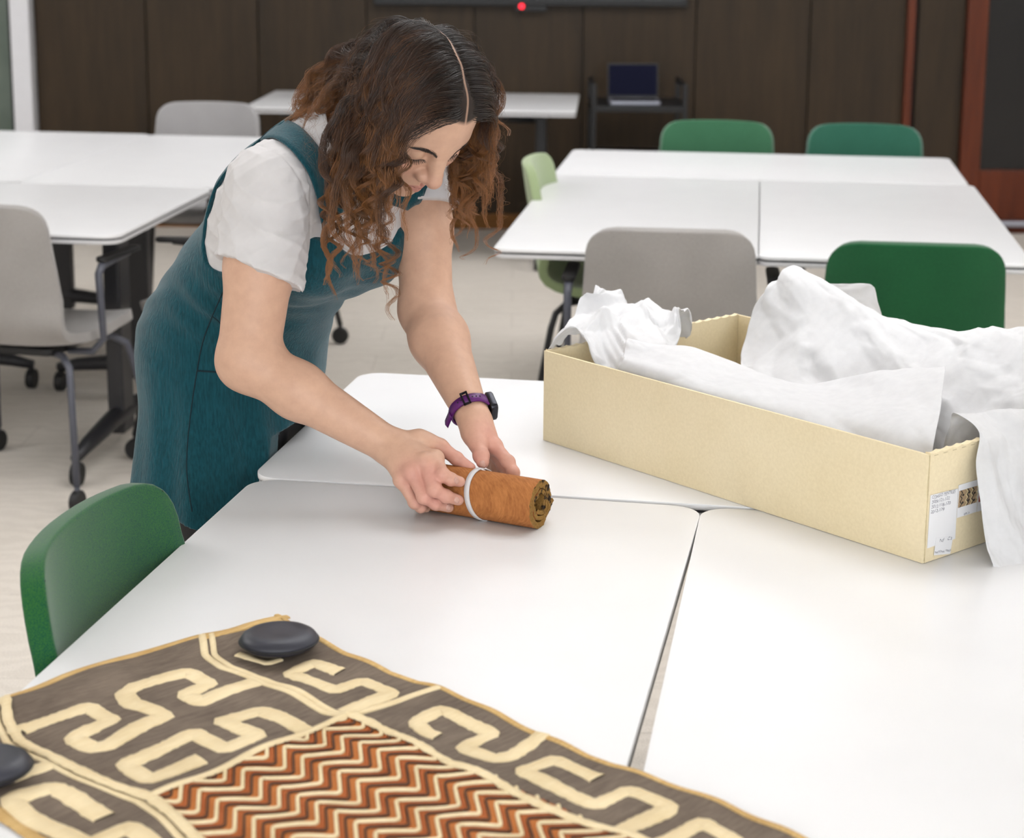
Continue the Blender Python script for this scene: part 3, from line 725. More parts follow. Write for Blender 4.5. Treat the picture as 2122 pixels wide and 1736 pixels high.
sd = gc.modifiers.new('thickness', 'SOLIDIFY'); sd.thickness = .0012; sd.offset = -1
def resample(P, step=.005, rnd=1, c=.05):
    P = np.asarray(P, float)
    for _ in range(rnd):                       # round the corners a little
        Q = [P[0]]
        for a, b in zip(P[:-1], P[1:]):
            Q += [a*(1-c)+b*c, a*c+b*(1-c)]
        Q.append(P[-1]); P = np.array(Q)
    d = np.r_[0, np.cumsum(np.linalg.norm(np.diff(P, axis=0), axis=1))]; n = max(3, int(d[-1]/step)+1)
    s = np.linspace(0, d[-1], n); return np.c_[np.interp(s, d, P[:, 0]), np.interp(s, d, P[:, 1])]
def ribbon(name, P, w, mat, par, lift=.0014, crown=.0006, raw=False, cap=True):
    P = np.asarray(P) if raw else resample(P)
    T = np.gradient(P, axis=0); T /= np.linalg.norm(T, axis=1, keepdims=True)+1e-9; Nn = np.c_[-T[:, 1], T[:, 0]]
    rows = []
    wob = RNG.normal(0, .0006, len(P))
    for k, (p, n) in enumerate(zip(P, Nn)):
        ww = w/2+wob[k]*(w > .01)
        rows.append([clothpt(*(p+n*ww), lift-.0016), clothpt(*(p+n*ww*.9), lift+crown*.5), clothpt(*p, lift+crown), clothpt(*(p-n*ww*.9), lift+crown*.5), clothpt(*(p-n*ww), lift-.0016)])
    return MB().grid(np.array(rows)-TO).build(name, mat, par)
def Z1(l): return [pq(x/2.002, 1260+y/2.002) for x, y in l]
def Z3(l): return [pq(x/3.031, 1480+y/3.031) for x, y in l]
def Z4(l): return [pq(800+x/2.467, 1400+y/2.467) for x, y in l]
cream = MAT['raffia_cream']
motifs = [
 (Z1([(1060,302),(835,385),(765,362),(868,315),(785,272),(560,322),(515,350),(545,395),(690,440),(445,572),(385,578),(300,540),(465,468),(370,405),(85,505)]), .0205),
 (Z1([(1270,505),(1080,420),(920,465),(1070,530),(935,588),(800,518),(520,645),(620,705),(835,628)]), .021),
 (Z1([(1410,262),(1300,228),(1200,268),(1390,345),(1500,300),(1630,350),(1420,432)]), .0185),
 (Z1([(985,190),(1060,212),(1110,222),(1165,205)]), .010),
 (Z4([(265,305),(215,292),(150,245),(290,182),(545,290),(390,360),(560,425),(640,405),(800,310)]), .0175),
 (Z4([(1080,520),(860,428),(695,495),(1070,658),(1240,592),(1460,680),(1180,800)]), .0185),
 (Z4([(1400,860),(1610,742),(1790,840),(1700,930)]), .018),
 (Z3([(655,638),(340,460),(60,548),(200,650),(470,776),(640,850)]), .022),
 (Z3([(520,830),(800,712),(960,800),(900,900)]), .021),
 (Z3([(60,420),(200,365),(340,312)]), .016),
]
for P, w in motifs: ribbon('applique', P, w*1.14, cream, tex)
seamA = Z1([(838,112),(850,190),(920,250),(1060,290),(1200,355),(1350,430),(1440,447)])
ribbon('seam_band', seamA, .0095, cream, tex, .0012)
off = np.array([(p[0]+.0072, p[1]-.0085) for p in seamA]); ribbon('seam_band', off, .0075, cream, tex, .0012)
ribbon('seam_band', Z1([(1440,447),(1540,482),(1700,562),(1900,662)])+Z4([(280,432),(420,490),(800,680),(1000,752),(1130,792),(1270,840),(1700,1010)]), .0110, cream, tex, .0050)
seamB = Z1([(20,392),(34,480),(80,552),(220,630),(420,722),(620,800),(720,872),(830,970),(1000,1100)])
ribbon('seam_band', seamB, .0125, cream, tex, .0046)
ribbon('seam_band', np.array([(p[0]-.008, p[1]+.009) for p in seamB]), .009, cream, tex, .0012)
ribbon('seam_band', Z1([(1440,447),(1300,508),(1000,637),(620,800)]), .009, cream, tex, .0046)
ribbon('seam_band', Z1([(1470,442),(1560,412),(1700,365),(1822,334)]), .010, cream, tex)
hem = MAT['raffia_edge']
ribbon('hem', [np.array([edge_p(q)+.004, q]) for q in np.linspace(.0, .52, 60)], .009, hem, tex, .0008)
ribbon('hem', Z1([(845,128),(1000,112),(1160,62)]), .016, hem, tex, .0010)
ribbon('hem', [np.array([p, edge_q(p)+.003]) for p in np.linspace(0, .85, 80)], .007, hem, tex, .0008)
ribbon('hem', [np.array([p, QE-.006]) for p in np.linspace(0, .84, 60)], .014, hem, tex, .0010)
# zigzag pile field
cA, cB = pq(717, 1484), pq(306, 1661)                # top and left corner of the field
pf = np.array([cA, cB]); cC = pq(1310, 1737)
vB = pq(405, 1737)-cB; vB /= np.linalg.norm(vB); vC = cC-cA; vC /= np.linalg.norm(vC)
poly = [cA, cA+vC*.62, cB+vB*.62, cB]
def fld(a, b): return (cA+(vC*.6)*a)*(1-b)+(cB+(vB*.6)*a)*b
def inside(P):
    r = np.ones(len(P), bool)
    for a, b in zip(poly, poly[1:]+poly[:1]):
        e = b-a; c = e[0]*(P[:, 1]-a[1])-e[1]*(P[:, 0]-a[0]); r &= (c > 0)
    return r
if not inside(np.array([fld(.5, .5)]))[0]: poly = poly[::-1]
Gf = np.array([[tl(clothpt(*fld(a, b), .0012)) for b in np.linspace(0, 1, 44)] for a in np.linspace(0, 1, 70)])
ff = MB().grid(Gf).build('pile_field', MAT['pile_orange'], tex)
# zigzag measured on the cloth: corners alternate by hs (right) and vs (away)
o0 = pq(300+530/3.537, 1450+745/3.537)
nxt = [pq(300+x/3.537, 1450+y/3.537) for x, y in ((850, 737), (850, 580), (1160, 572))]
hs = ((nxt[0]-o0)+(nxt[2]-nxt[1]))/2; vs = nxt[1]-nxt[0]
sp = (pq(300+1125/3.537, 1450+872/3.537)-pq(300+850/3.537, 1450+737/3.537))/2
def zig(k, shift=0.):
    P = [o0+sp*(k+shift)+(hs+vs)*(-9)]
    for i in range(24):
        P.append(P[-1]+hs); P.append(P[-1]+vs)
    return resample(np.array(P), .0035, 1, .07)
def runs(P):
    ins = inside(P); out = []; cur = []
    for f, p in zip(ins, P):
        if f: cur.append(p)
        elif cur: out.append(cur); cur = []
    if cur: out.append(cur)
    return [np.array(c) for c in out if len(c) > 4]
for k in range(-14, 26):
    for c in runs(zig(k)): ribbon('cord', c, .0042, MAT['raffia_cream'], ff, .0036, .0014, raw=True)
    for c in runs(zig(k, .26)): ribbon('cord', c, .0036, MAT['pile_red'], ff, .0020, .0006, raw=True)
    for c in runs(zig(k, .50)): ribbon('cord', c, .0026, MAT['pile_dark'], ff, .0030, .0008, raw=True)
# ---- leather weights lying on it
def _leather():
    t = NT('navy black leather'); v = t.coord(); n = t.noise(v, 160, 3); b = t.noise(v, 18, 2)
    t.set(col=t.ramp(b, [(.3, srgb(36, 37, 46)), (.7, srgb(50, 52, 63))]), rough=t.ramp(b, [(.3, (.40, .40, .40, 1)), (.7, (.52, .52, .52, 1))]))
    t.bump(n, .15, .0008); return t.m
MAT['leather'] = _leather()
def weight(px, py, r, label, rz):
    c = onz(px, py, ZT+.018)
    w = tag(empty('leather_weight', (c[0], c[1], ZT+.0075), rz), label, 'weight', 'leather weights on the textile')
    prof = [(.1, .0), (.5, .0005), (.8, .003), (.95, .0075), (1.0, .0115)]
    b = MB().lathe([(r*a, z) for a, z in prof], 40).build('lower_half', MAT['leather'], w)
    prof = [(1.0, .0115), (.985, .0145), (.93, .0180), (.82, .0212), (.66, .0228), (.4, .0226), (.05, .0222)]
    t = MB().lathe([(r*a*(1+.0), z) for a, z in prof], 40).build('upper_half', MAT['leather'], w)
    MB().tube([(r*1.004*math.cos(a), r*1.004*math.sin(a), .0115) for a in np.linspace(0, 2*math.pi, 49)], .0011, 6, caps=False).build('stitched_rim', MAT['black_matt'], w)
    w.scale = (1.0, .94, 1.0); return w
weight(578, 1327, .047, 'black leather weight on the far corner of the embroidered textile', .3)
weight(-26, 1590, .045, 'black leather weight at the left edge of the picture', 0)

# ------------------------------------------------------------------ signed-distance modelling helpers
class Field:
    def __init__(s, lo, hi, h):
        s.o = np.array(lo, float); s.h = h; s.n = np.ceil((np.array(hi)-s.o)/h).astype(int)+1
        s.a = np.full(s.n, .5, np.float32)
    def sub(s, lo, hi):
        i0 = np.clip(np.floor((np.array(lo)-s.o)/s.h).astype(int), 0, s.n); i1 = np.clip(np.ceil((np.array(hi)-s.o)/s.h).astype(int)+1, 0, s.n)
        if (i1 <= i0).any(): return None
        sl = tuple(slice(a, b) for a, b in zip(i0, i1))
        ax = [(s.o[k]+s.h*np.arange(i0[k], i1[k])).astype(np.float32) for k in range(3)]
        return sl, ax[0][:, None, None], ax[1][None, :, None], ax[2][None, None, :]
    def add(s, prim, k=.01, op='u'):
        fn, lo, hi = prim
        m = k+.004 if op == 'u' else .002+k
        r = s.sub(np.array(lo)-m, np.array(hi)+m)
        if r is None: return s
        sl, x, y, z = r; d = fn(x, y, z).astype(np.float32); a = s.a[sl]
        if op == 'u':
            hh = np.maximum(k-np.abs(a-d), 0)/k; s.a[sl] = np.minimum(a, d)-hh*hh*k*.25
        else:                                       # smooth subtraction
            d = -d; hh = np.maximum(k-np.abs(a-d), 0)/k; s.a[sl] = np.maximum(a, d)+hh*hh*k*.25
        return s
    def nets(s):
        a = s.a; neg = a < 0
        c = np.zeros(tuple(q-1 for q in a.shape), np.uint8)
        for i in (0, 1):
            for j in (0, 1):
                for k in (0, 1): c += neg[i:a.shape[0]-1+i, j:a.shape[1]-1+j, k:a.shape[2]-1+k]
        act = np.argwhere((c > 0) & (c < 8)); n = len(act)
        ids = np.full(c.shape, -1, np.int32); ids[tuple(act.T)] = np.arange(n)
        cor = [(i, j, k) for i in (0, 1) for j in (0, 1) for k in (0, 1)]
        V = np.stack([a[act[:, 0]+i, act[:, 1]+j, act[:, 2]+k] for i, j, k in cor], 1)
        acc = np.zeros((n, 3)); cnt = np.zeros(n)
        for p in range(8):
            for q in range(p+1, 8):
                cp, cq = np.array(cor[p]), np.array(cor[q])
                if np.abs(cp-cq).sum() != 1: continue
                m = (V[:, p] < 0) != (V[:, q] < 0); t = V[m, p]/(V[m, p]-V[m, q])
                acc[m] += cp+(cq-cp)*t[:, None]; cnt[m] += 1
        verts = s.o+s.h*(act+acc/cnt[:, None])
        F = []
        for ax in range(3):
            u, v = (ax+1) % 3, (ax+2) % 3
            sl0 = [slice(None)]*3; sl1 = [slice(None)]*3; sl0[ax] = slice(0, -1); sl1[ax] = slice(1, None)
            ch = neg[tuple(sl0)] != neg[tuple(sl1)]; e = np.argwhere(ch)
            e = e[(e[:, u] > 0) & (e[:, v] > 0) & (e[:, u] < a.shape[u]-1) & (e[:, v] < a.shape[v]-1)]
            st = neg[tuple(e.T)]
            def cell(du, dv):
                q = e.copy(); q[:, u] -= du; q[:, v] -= dv; return ids[tuple(q.T)]
            quad = np.stack([cell(1, 1), cell(0, 1), cell(0, 0), cell(1, 0)], 1)
            quad[~st] = quad[~st][:, ::-1]; F.append(quad)
        F = np.concatenate(F); F = F[(F >= 0).all(1)]
        return verts, F
def np_mesh(name, V, F):
    me = bpy.data.meshes.new(name); me.vertices.add(len(V)); me.vertices.foreach_set('co', np.asarray(V, np.float32).ravel())
    me.loops.add(len(F)*4); me.loops.foreach_set('vertex_index', np.asarray(F, np.int32).ravel())
    me.polygons.add(len(F)); me.polygons.foreach_set('loop_start', np.arange(0, len(F)*4, 4, dtype=np.int32))
    me.update(calc_edges=True); me.validate(); return me
def relax(V, F, n=2, lam=.5):
    for _ in range(n):
        A = np.zeros_like(V); C = np.zeros(len(V))
        for i in range(4):
            a, b = F[:, i], F[:, (i+1) % 4]
            np.add.at(A, a, V[b]); np.add.at(C, a, 1); np.add.at(A, b, V[a]); np.add.at(C, b, 1)
        V = V+lam*(A/np.maximum(C, 1)[:, None]-V)
    return V
nrm = lambda v: np.asarray(v, float)/np.linalg.norm(v)
def cap(a, b, ra, rb):                               # tapered capsule
    a, b = np.array(a, float), np.array(b, float); ab = b-a; L2 = ab@ab+1e-12; r = max(ra, rb)
    def fn(x, y, z):
        px, py, pz = x-a[0], y-a[1], z-a[2]
        t = np.clip((px*ab[0]+py*ab[1]+pz*ab[2])/L2, 0, 1)
        return np.sqrt((px-t*ab[0])**2+(py-t*ab[1])**2+(pz-t*ab[2])**2)-(ra+(rb-ra)*t)
    return fn, np.minimum(a, b)-r, np.maximum(a, b)+r
def ell(c, r, R=None):                               # ellipsoid with axes given by rows of R
    c = np.array(c, float); r = np.array(r, float); R = np.eye(3) if R is None else np.array(R, float)
    def fn(x, y, z):
        dx, dy, dz = x-c[0], y-c[1], z-c[2]
        q = [dx*R[i, 0]+dy*R[i, 1]+dz*R[i, 2] for i in range(3)]
        k0 = np.sqrt((q[0]/r[0])**2+(q[1]/r[1])**2+(q[2]/r[2])**2); k1 = np.sqrt((q[0]/r[0]**2)**2+(q[1]/r[1]**2)**2+(q[2]/r[2]**2)**2)+1e-6
        return k0*(k0-1)/k1
    e = np.sqrt(((R.T*r)**2).sum(1)); return fn, c-e, c+e
def ecap(a, b, la, da, lb, db, Lv, Fv=None, endcap=None):   # capsule of elliptic section: lateral / depth radii at both ends
    a, b = np.array(a, float), np.array(b, float); ab = b-a; L2 = ab@ab; Lv = nrm(Lv); ax = nrm(ab)
    Lv = nrm(Lv-ax*(Lv@ax)); Fv = np.cross(Lv, ax); m = max(la, lb, da, db)
    def fn(x, y, z):
        px, py, pz = x-a[0], y-a[1], z-a[2]
        t = np.clip((px*ab[0]+py*ab[1]+pz*ab[2])/L2, 0, 1)
        qx, qy, qz = px-t*ab[0], py-t*ab[1], pz-t*ab[2]
        u = qx*Lv[0]+qy*Lv[1]+qz*Lv[2]; v = qx*Fv[0]+qy*Fv[1]+qz*Fv[2]; w = qx*ax[0]+qy*ax[1]+qz*ax[2]
        l = la+(lb-la)*t; d = da+(db-da)*t; e = endcap or np.minimum(l, d)
        k0 = np.sqrt((u/l)**2+(v/d)**2+(w/e)**2); k1 = np.sqrt((u/l**2)**2+(v/d**2)**2+(w/e**2)**2)+1e-6
        return k0*(k0-1)/k1
    return fn, np.minimum(a, b)-m, np.maximum(a, b)+m
def grow(prim, g):
    fn, lo, hi = prim; return (lambda x, y, z: fn(x, y, z)-g), np.array(lo)-g, np.array(hi)+g

# ------------------------------------------------------------------ the woman: landmarks
FG, LG = np.array([.77, -.64, 0]), np.array([.64, .77, 0])
PEL = np.array([-.470, 3.085, .89]); WAI = np.array([-.424, 3.045, 1.000]); CHE = np.array([-.322, 2.965, 1.140]); NCK = np.array([-.262, 2.915, 1.252])
SPD = nrm(NCK-WAI); FC = nrm(np.cross(LG, SPD)); FC = FC if FC@FG > 0 else -FC
RSH, REL, RWR = np.array([-.368, 2.805, 1.196]), np.array([-.394, 2.72, .951]), onY(812, 927, 2.668)
LSH, LEL, LWR = np.array([-.150, 3.03, 1.225]), onY(884, 642, 2.94), onY(982, 868, 2.735)
HC = np.array([-.150, 2.819, 1.320])
HF, HL = nrm([.413, -.492, -.766]), nrm([.766, .643, 0]); HU = np.cross(HF, HL); HU = HU if HU[2] > 0 else -HU
HR = np.array([HL, HF, HU])                           # rows: left, forward, up of the head
def hw(x, y, z): return HC+HL*x+HF*y+HU*z
def hcap(a, b, ra, rb): return cap(hw(*a), hw(*b), ra, rb)
def hell(c, r): return ell(hw(*c), r, HR)

# ---- head and neck
fh = Field(HC-.20, HC+np.array([.19, .19, .17]), .0016)
fh.add(hell((0, -.012, .038), (.074, .095, .086)), .01)
fh.add(hell((0, .036, .034), (.060, .056, .060)), .03)
fh.add(hell((0, .040, -.030), (.056, .049, .064)), .03)
for s in (-1, 1):
    fh.add(hcap((s*.052, -.004, -.045), (s*.043, .022, -.068), .019, .017), .03)
    fh.add(hcap((s*.043, .022, -.068), (s*.012, .068, -.095), .017, .014), .025)
    fh.add(hell((s*.037, .062, -.026), (.025, .022, .026)), .025)
    fh.add(hcap((s*.010, .081, .018), (s*.043, .066, .020), .012, .011), .02)
fh.add(hell((0, .074, -.095), (.017, .018, .015)), .02)
fh.add(hell((0, .074, -.058), (.028, .026, .028)), .02)
for s in (-1, 1): fh.add(hell((s*.0315, .094, .001), (.0175, .0135, .0115)), .014, 'd')
for s in (-1, 1):
    fh.add(hell((s*.0315, .0745, .000), (.0150, .0140, .0125)), .004)
    fh.add(hcap((s*.019, .0845, -.0065), (s*.044, .0780, -.0065), .0016, .0013), .003)
fh.add(hcap((0, .086, .014), (0, .098, -.006), .0098, .0105), .016)
fh.add(hcap((0, .098, -.006), (0, .1120, -.030), .0105, .0132), .008)
for s in (-1, 1):
    fh.add(hell((s*.0150, .0985, -.0335), (.0098, .0118, .0095)), .007)
fh.add(hcap((0, .094, -.040), (0, .104, -.038), .006, .006), .005)
for s in (-1, 1): fh.add(hell((s*.0075, .105, -.0435), (.0042, .0058, .0035)), .003, 'd')
for s in (-1, 1):
    fh.add(hcap((0, .0955, -.0630), (s*.024, .0840, -.0655), .0045, .0028), .007)
    fh.add(hcap((0, .0945, -.0740), (s*.020, .0845, -.0695), .0056, .0028), .007)
    fh.add(hcap((0, .1005, -.0685), (s*.027, .0870, -.0665), .0016, .0012), .003, 'd')
    fh.add(hell((s*.0755, -.012, -.006), (.008, .018, .030)), .006)
fh.add(hell((0, .101, -.054), (.0035, .005, .008)), .004, 'd')
NB0 = hw(0, -.030, -.050)
fh.add(cap(NB0, NCK+SPD*-.01, .052, .056), .03)
VH, FH = fh.nets()
print('head', len(VH))

# ---- arms and hands
def finger(fl, pts, r0, r1, k=.006):
    n = len(pts)-1
    for i in range(n):
        ra = r0+(r1-r0)*i/n; rb = r0+(r1-r0)*(i+1)/n
        fl.add(cap(pts[i], pts[i+1], ra, rb), k if i == 0 else .0035)
        if 0 < i: fl.add(ell(pts[i], (ra*1.07,)*3), .004)
def dipped(mcp, pip, tip, bend=.35):
    mcp, pip, tip = map(np.array, (mcp, pip, tip)); d = pip+(tip-pip)*.52
    out = nrm((pip-mcp)+(pip-tip)); return [mcp, pip, d+out*.004, tip]
fr = Field((-.47, 2.545, .735), (.0, 2.875, 1.24), .0016)
mid = RSH+(REL-RSH)*.45
fr.add(cap(RSH, mid, .054, .051), .02); fr.add(cap(mid, REL, .051, .0455), .02)
fr.add(ell(REL+np.array([.004, .008, .002]), (.0445, .044, .043)), .015)
fm = REL+(RWR-REL)*.35
fr.add(cap(REL, fm, .0425, .0405), .02); fr.add(cap(fm, RWR, .0405, .0262), .02)
ax_f = nrm(RWR-REL)
iM, mM, rM, pM = onY(902, 950, 2.628), onY(880, 957, 2.612), onY(853, 978, 2.606), onY(831, 995, 2.612)
iP, mP, rP, pP = onY(917, 984, 2.590), onY(900, 1014, 2.578), onY(878, 1030, 2.584), onY(859, 1041, 2.598)
iT, mT, rT, pT = onY(953, 998, 2.600), onY(950, 1036, 2.594), onY(930, 1051, 2.603), onY(883, 1052, 2.618)
pc = (iM+pM)/2
fr.add(cap(RWR, RWR+(pc-RWR)*.45, .0262, .0215), .012)
for m, rr in ((iM, .0135), (mM, .0140), (rM, .0130), (pM, .0118)):
    base = RWR+(m-RWR)*.25
    fr.add(cap(base, m, .0165, rr-.0015), .014)
    fr.add(ell(m+np.array([0, -.001, .001]), (rr-.001,)*3), .005)
finger(fr, dipped(iM, iP, iT), .0108, .0078); finger(fr, dipped(mM, mP, mT), .0110, .0080)
finger(fr, dipped(rM, rP, rT), .0103, .0075); finger(fr, dipped(pM, pP, pT), .0092, .0068)
tC, tM, tI, tT = onY(868, 915, 2.672), onY(912, 926, 2.668), onY(946, 950, 2.657), onY(975, 969, 2.648)
fr.add(cap(RWR, tC, .0215, .0165), .012); fr.add(cap(tC, tM, .0165, .0125), .012)
fr.add(cap((tC+tM)/2, (iM+RWR)/2, .010, .011), .014)
finger(fr, [tM, tI, tT], .0112, .0075)
VR, FR = fr.nets(); print('right arm', len(VR))
fl = Field((-.225, 2.59, .745), (.055, 3.10, 1.28), .0016)
mid = LSH+(LEL-LSH)*.5
fl.add(cap(LSH, mid, .050, .0445), .02); fl.add(cap(mid, LEL, .0445, .042), .02)
fm = LEL+(LWR-LEL)*.28
fl.add(cap(LEL, fm, .043, .0445), .02); fl.add(cap(fm, LWR, .0445, .0245), .02)
iM, mM, rM, pM = onY(1024, 924, 2.702), onY(1019, 930, 2.722), onY(1012, 932, 2.740), onY(1004, 930, 2.754)
iP, mP, rP, pP = onY(1053, 957, 2.672), onY(1043, 964, 2.694), onY(1031, 967, 2.712), onY(1019, 962, 2.728)
iT, mT, rT, pT = onY(1068, 1004, 2.652), onY(1054, 1006, 2.666), onY(1042, 1002, 2.680), onY(1030, 994, 2.696)
for m, rr in ((iM, .0130), (mM, .0132), (rM, .0122), (pM, .0112)):
    base = LWR+(m-LWR)*.3
    fl.add(cap(base, m, .0165, rr-.001), .014); fl.add(ell(m, (rr-.001,)*3), .005)
finger(fl, dipped(iM, iP, iT), .0105, .0076); finger(fl, dipped(mM, mP, mT), .0107, .0078)
finger(fl, dipped(rM, rP, rT), .0100, .0073); finger(fl, dipped(pM, pP, pT), .0090, .0066)
tC, tM, tI, tT = onY(984, 896, 2.712), onY(990, 918, 2.690), onY(997, 944, 2.668), onY(1000, 957, 2.658)
fl.add(cap(LWR, tC, .0225, .0185), .012); fl.add(cap(tC, tM, .0185, .0145), .012)
fl.add(cap((tC+tM)/2, (iM+LWR)/2, .010, .012), .014)
finger(fl, [tM, tI, tT], .0128, .0098)
VL, FL = fl.nets(); print('left arm', len(VL))

# ---- torso, pelvis and legs (under the clothes)
TORSO = [(ecap(PEL, WAI, .155, .115, .128, .098, LG), .02), (ecap(WAI, CHE, .128, .098, .150, .112, LG), .05),
         (ecap(CHE, NCK-SPD*.045, .150, .112, .120, .075, LG), .05)]
for sh in (RSH, LSH): TORSO.append((cap(NCK-SPD*.03, sh, .046, .048), .05))
for s in (-1, 1): TORSO.append((ell(CHE+FC*.070+LG*s*.068-SPD*.012, (.062, .058, .060)), .045))
HIP = [PEL+LG*s*.085+np.array([0, 0, -.02]) for s in (-1, 1)]
FEET = [np.array([-.515, 3.005, .075])-LG*.035, np.array([-.515, 3.005, .075])+LG*.105+FG*.03]
LEGS = []
for hp, ft in zip(HIP, FEET):
    kn = hp+(ft-hp)*.50+FG*.045
    LEGS += [(cap(hp, kn, .082, .056), .04), (cap(kn, kn+(ft-kn)*.3-FG*.012, .054, .053), .03), (cap(kn+(ft-kn)*.3-FG*.012, ft, .053, .036), .03)]
ft_ = Field((-.74, 2.70, .03), (.0, 3.36, 1.34), .008)
for pr, k in TORSO+LEGS: ft_.add(grow(pr, -.006), k)
_, x, y, z = ft_.sub(ft_.o, ft_.o+ft_.n*ft_.h)
tu = (x-O1[0])*U1[0]+(y-O1[1])*U1[1]+W+.022-np.maximum(z-.765, 0)*2.2
ft_.a = np.maximum(ft_.a, tu.astype(np.float32))
VT, FT = ft_.nets(); print('torso', len(VT))
VV = np.concatenate([VH, VR, VL, VT]); offs = np.cumsum([0, len(VH), len(VR), len(VL)])
FF = np.concatenate([f+o for f, o in zip((FH, FR, FL, FT), offs)])
# skin tint: lips, cheeks, nose and knuckles are redder, brows' skin and limbs paler
base = np.array([.83, .56, .44])
T = np.tile(base, (len(VV), 1))
def blend(c, w): 
    global T
    T = T*(1-w[:, None])+np.array(c)*w[:, None]
def near(p, r): return np.exp(-((VV-np.asarray(p))**2).sum(1)/(r*r))
HLc = (VV-HC)@HR.T
def hnear(p, r): return np.exp(-(((HLc-np.array(p))/np.array(r))**2).sum(1))
def band(x, lo, hi, e): return np.clip((x-lo)/e+.5, 0, 1)*np.clip((hi-x)/e+.5, 0, 1)
isH = np.arange(len(VV)) < len(VH)
for s in (-1, 1):
    blend((.78, .40, .32), .6*hnear((s*.042, .075, -.030), (.022, .03, .02))*isH)
    blend((.72, .50, .37), .35*hnear((s*.0315, .09, .004), (.014, .02, .006))*isH)
blend((.78, .42, .36), .65*hnear((0, .112, -.033), (.020, .016, .016))*isH)
lipz = -.0700-.004*(np.abs(HLc[:, 0])/.022)**2*0
wl = np.clip(1.15-(HLc[:, 0]/.0235)**2-((HLc[:, 2]+.0680)/(.0098*(1-.5*np.abs(HLc[:, 0])/.024)))**2, 0, 1)*(HLc[:, 1] > .078)*isH
blend((.64, .28, .27), .75*np.clip(wl*3, 0, 1))
for p in (onY(900, 985, 2.585), onY(853, 985, 2.60), onY(905, 1030, 2.58), onY(880, 1040, 2.59), onY(950, 1020, 2.6), onY(930, 945, 2.66), onY(975, 968, 2.65)):
    blend((.82, .42, .38), .75*near(p, .026))
for p in (onY(1035, 940, 2.69), onY(1070, 975, 2.66), onY(998, 955, 2.66), onY(1010, 900, 2.70)): blend((.82, .44, .39), .7*near(p, .030))
T = T*np.array([.78, .72, .65])
# the scalp: dark under the hair, bare along the parting
hair_z = HLc[:, 2]; X_, Y_ = HLc[:, 0], HLc[:, 1]
part_x = .012
hl_f = .062+.008*np.clip(-(X_-part_x)/.03, 0, 1)+.010*np.cos(np.clip((X_-part_x)/.05, -1.5, 1.5))        # hairline height at the front
scalp = np.clip(((hair_z-hl_f)+np.clip(.060-Y_, 0, 1)*1.3)/.006, 0, 1)*isH*(hair_z > -.075)*(Y_ < .088)
scalp *= 1-np.clip(1-(np.abs(X_-part_x-.0012*np.sin(Y_*140))/.0026)**2, 0, 1)*(Y_ > -.075)*(hair_z > .04)*.62
scalp *= (~((np.abs(X_) < .064) & (Y_ > .05) & (hair_z < .05)))
blend((.022, .013, .010), scalp)
tights = (np.arange(len(VV)) >= offs[3])*1.0
blend((.012, .012, .015), tights*(VV[:, 2] < .86))
body_me = np_mesh('body', VV, FF)
at = body_me.attributes.new('tint', 'FLOAT_COLOR', 'POINT'); at.data.foreach_set('color', np.c_[T, np.ones(len(T))].astype(np.float32).ravel())
def _skin():
    t = NT('skin'); a = t.n('ShaderNodeAttribute'); a.attribute_name = 'tint'
    v = t.coord(); n = t.noise(v, 55, 4, .6); f = t.noise(v, 700, 2)
    c = t.mix(1.0, a.outputs['Color'], t.ramp(n, [(.3, (.93, .90, .89, 1)), (.7, (1.05, 1.05, 1.04, 1))]), 'MULTIPLY')
    t.set(col=c, rough=.48, spec=.35); t.b.inputs['Subsurface Radius'].default_value = (1, .35, .2); t.b.inputs['Subsurface Scale'].default_value = .006
    t.bump(f, .12, .0008); return t.m
MAT['skin'] = _skin()
person = tag(empty('person', (PEL[0], PEL[1], 0)), 'woman with curly brown hair in a teal pinafore dress bending over the tables', 'person')
PO = np.array([PEL[0], PEL[1], 0.])
def pw(o):                                           # world-built mesh becomes a part of the person
    o.parent = person; o.matrix_parent_inverse = Matrix.Translation((-PO[0], -PO[1], 0)); return o
body = pw(link('body', body_me, MAT['skin']))
# nails
def _nail():
    t = NT('nail'); t.set(col=(.62, .37, .30, 1), rough=.35, spec=.4); return t.m
MAT['nail'] = _nail()

# ------------------------------------------------------------------ clothes
def tcoord(x, y, z):
    return ((x-CHE[0])*SPD[0]+(y-CHE[1])*SPD[1]+(z-CHE[2])*SPD[2], (x-CHE[0])*LG[0]+(y-CHE[1])*LG[1], (x-CHE[0])*FC[0]+(y-CHE[1])*FC[1]+(z-CHE[2])*FC[2])
# T-shirt
fs = Field((-.66, 2.66, .93), (.02, 3.26, 1.34), .0026)
for pr, k in TORSO: fs.add(grow(pr, .006), k)
def sleeve(fl_, sh, el, frac, r0, r1, tilt):
    e = sh+(el-sh)*frac; ax = nrm(el-sh)
    pr = cap(sh, sh+(el-sh)*(frac+.25), r0, r1+.004)
    fn, lo, hi = pr; nn = nrm(ax+np.array(tilt))
    def f2(x, y, z): return np.maximum(fn(x, y, z), (x-e[0])*nn[0]+(y-e[1])*nn[1]+(z-e[2])*nn[2])
    fl_.add((f2, lo, hi), .03)
sleeve(fs, RSH, REL, .48, .064, .0640, (-.30, 0, 0)); sleeve(fs, LSH, LEL, .34, .057, .056, (0, 0, 0))
fs.add(cap(NCK-SPD*.05, NCK+SPD*.012, .070, .064), .04)
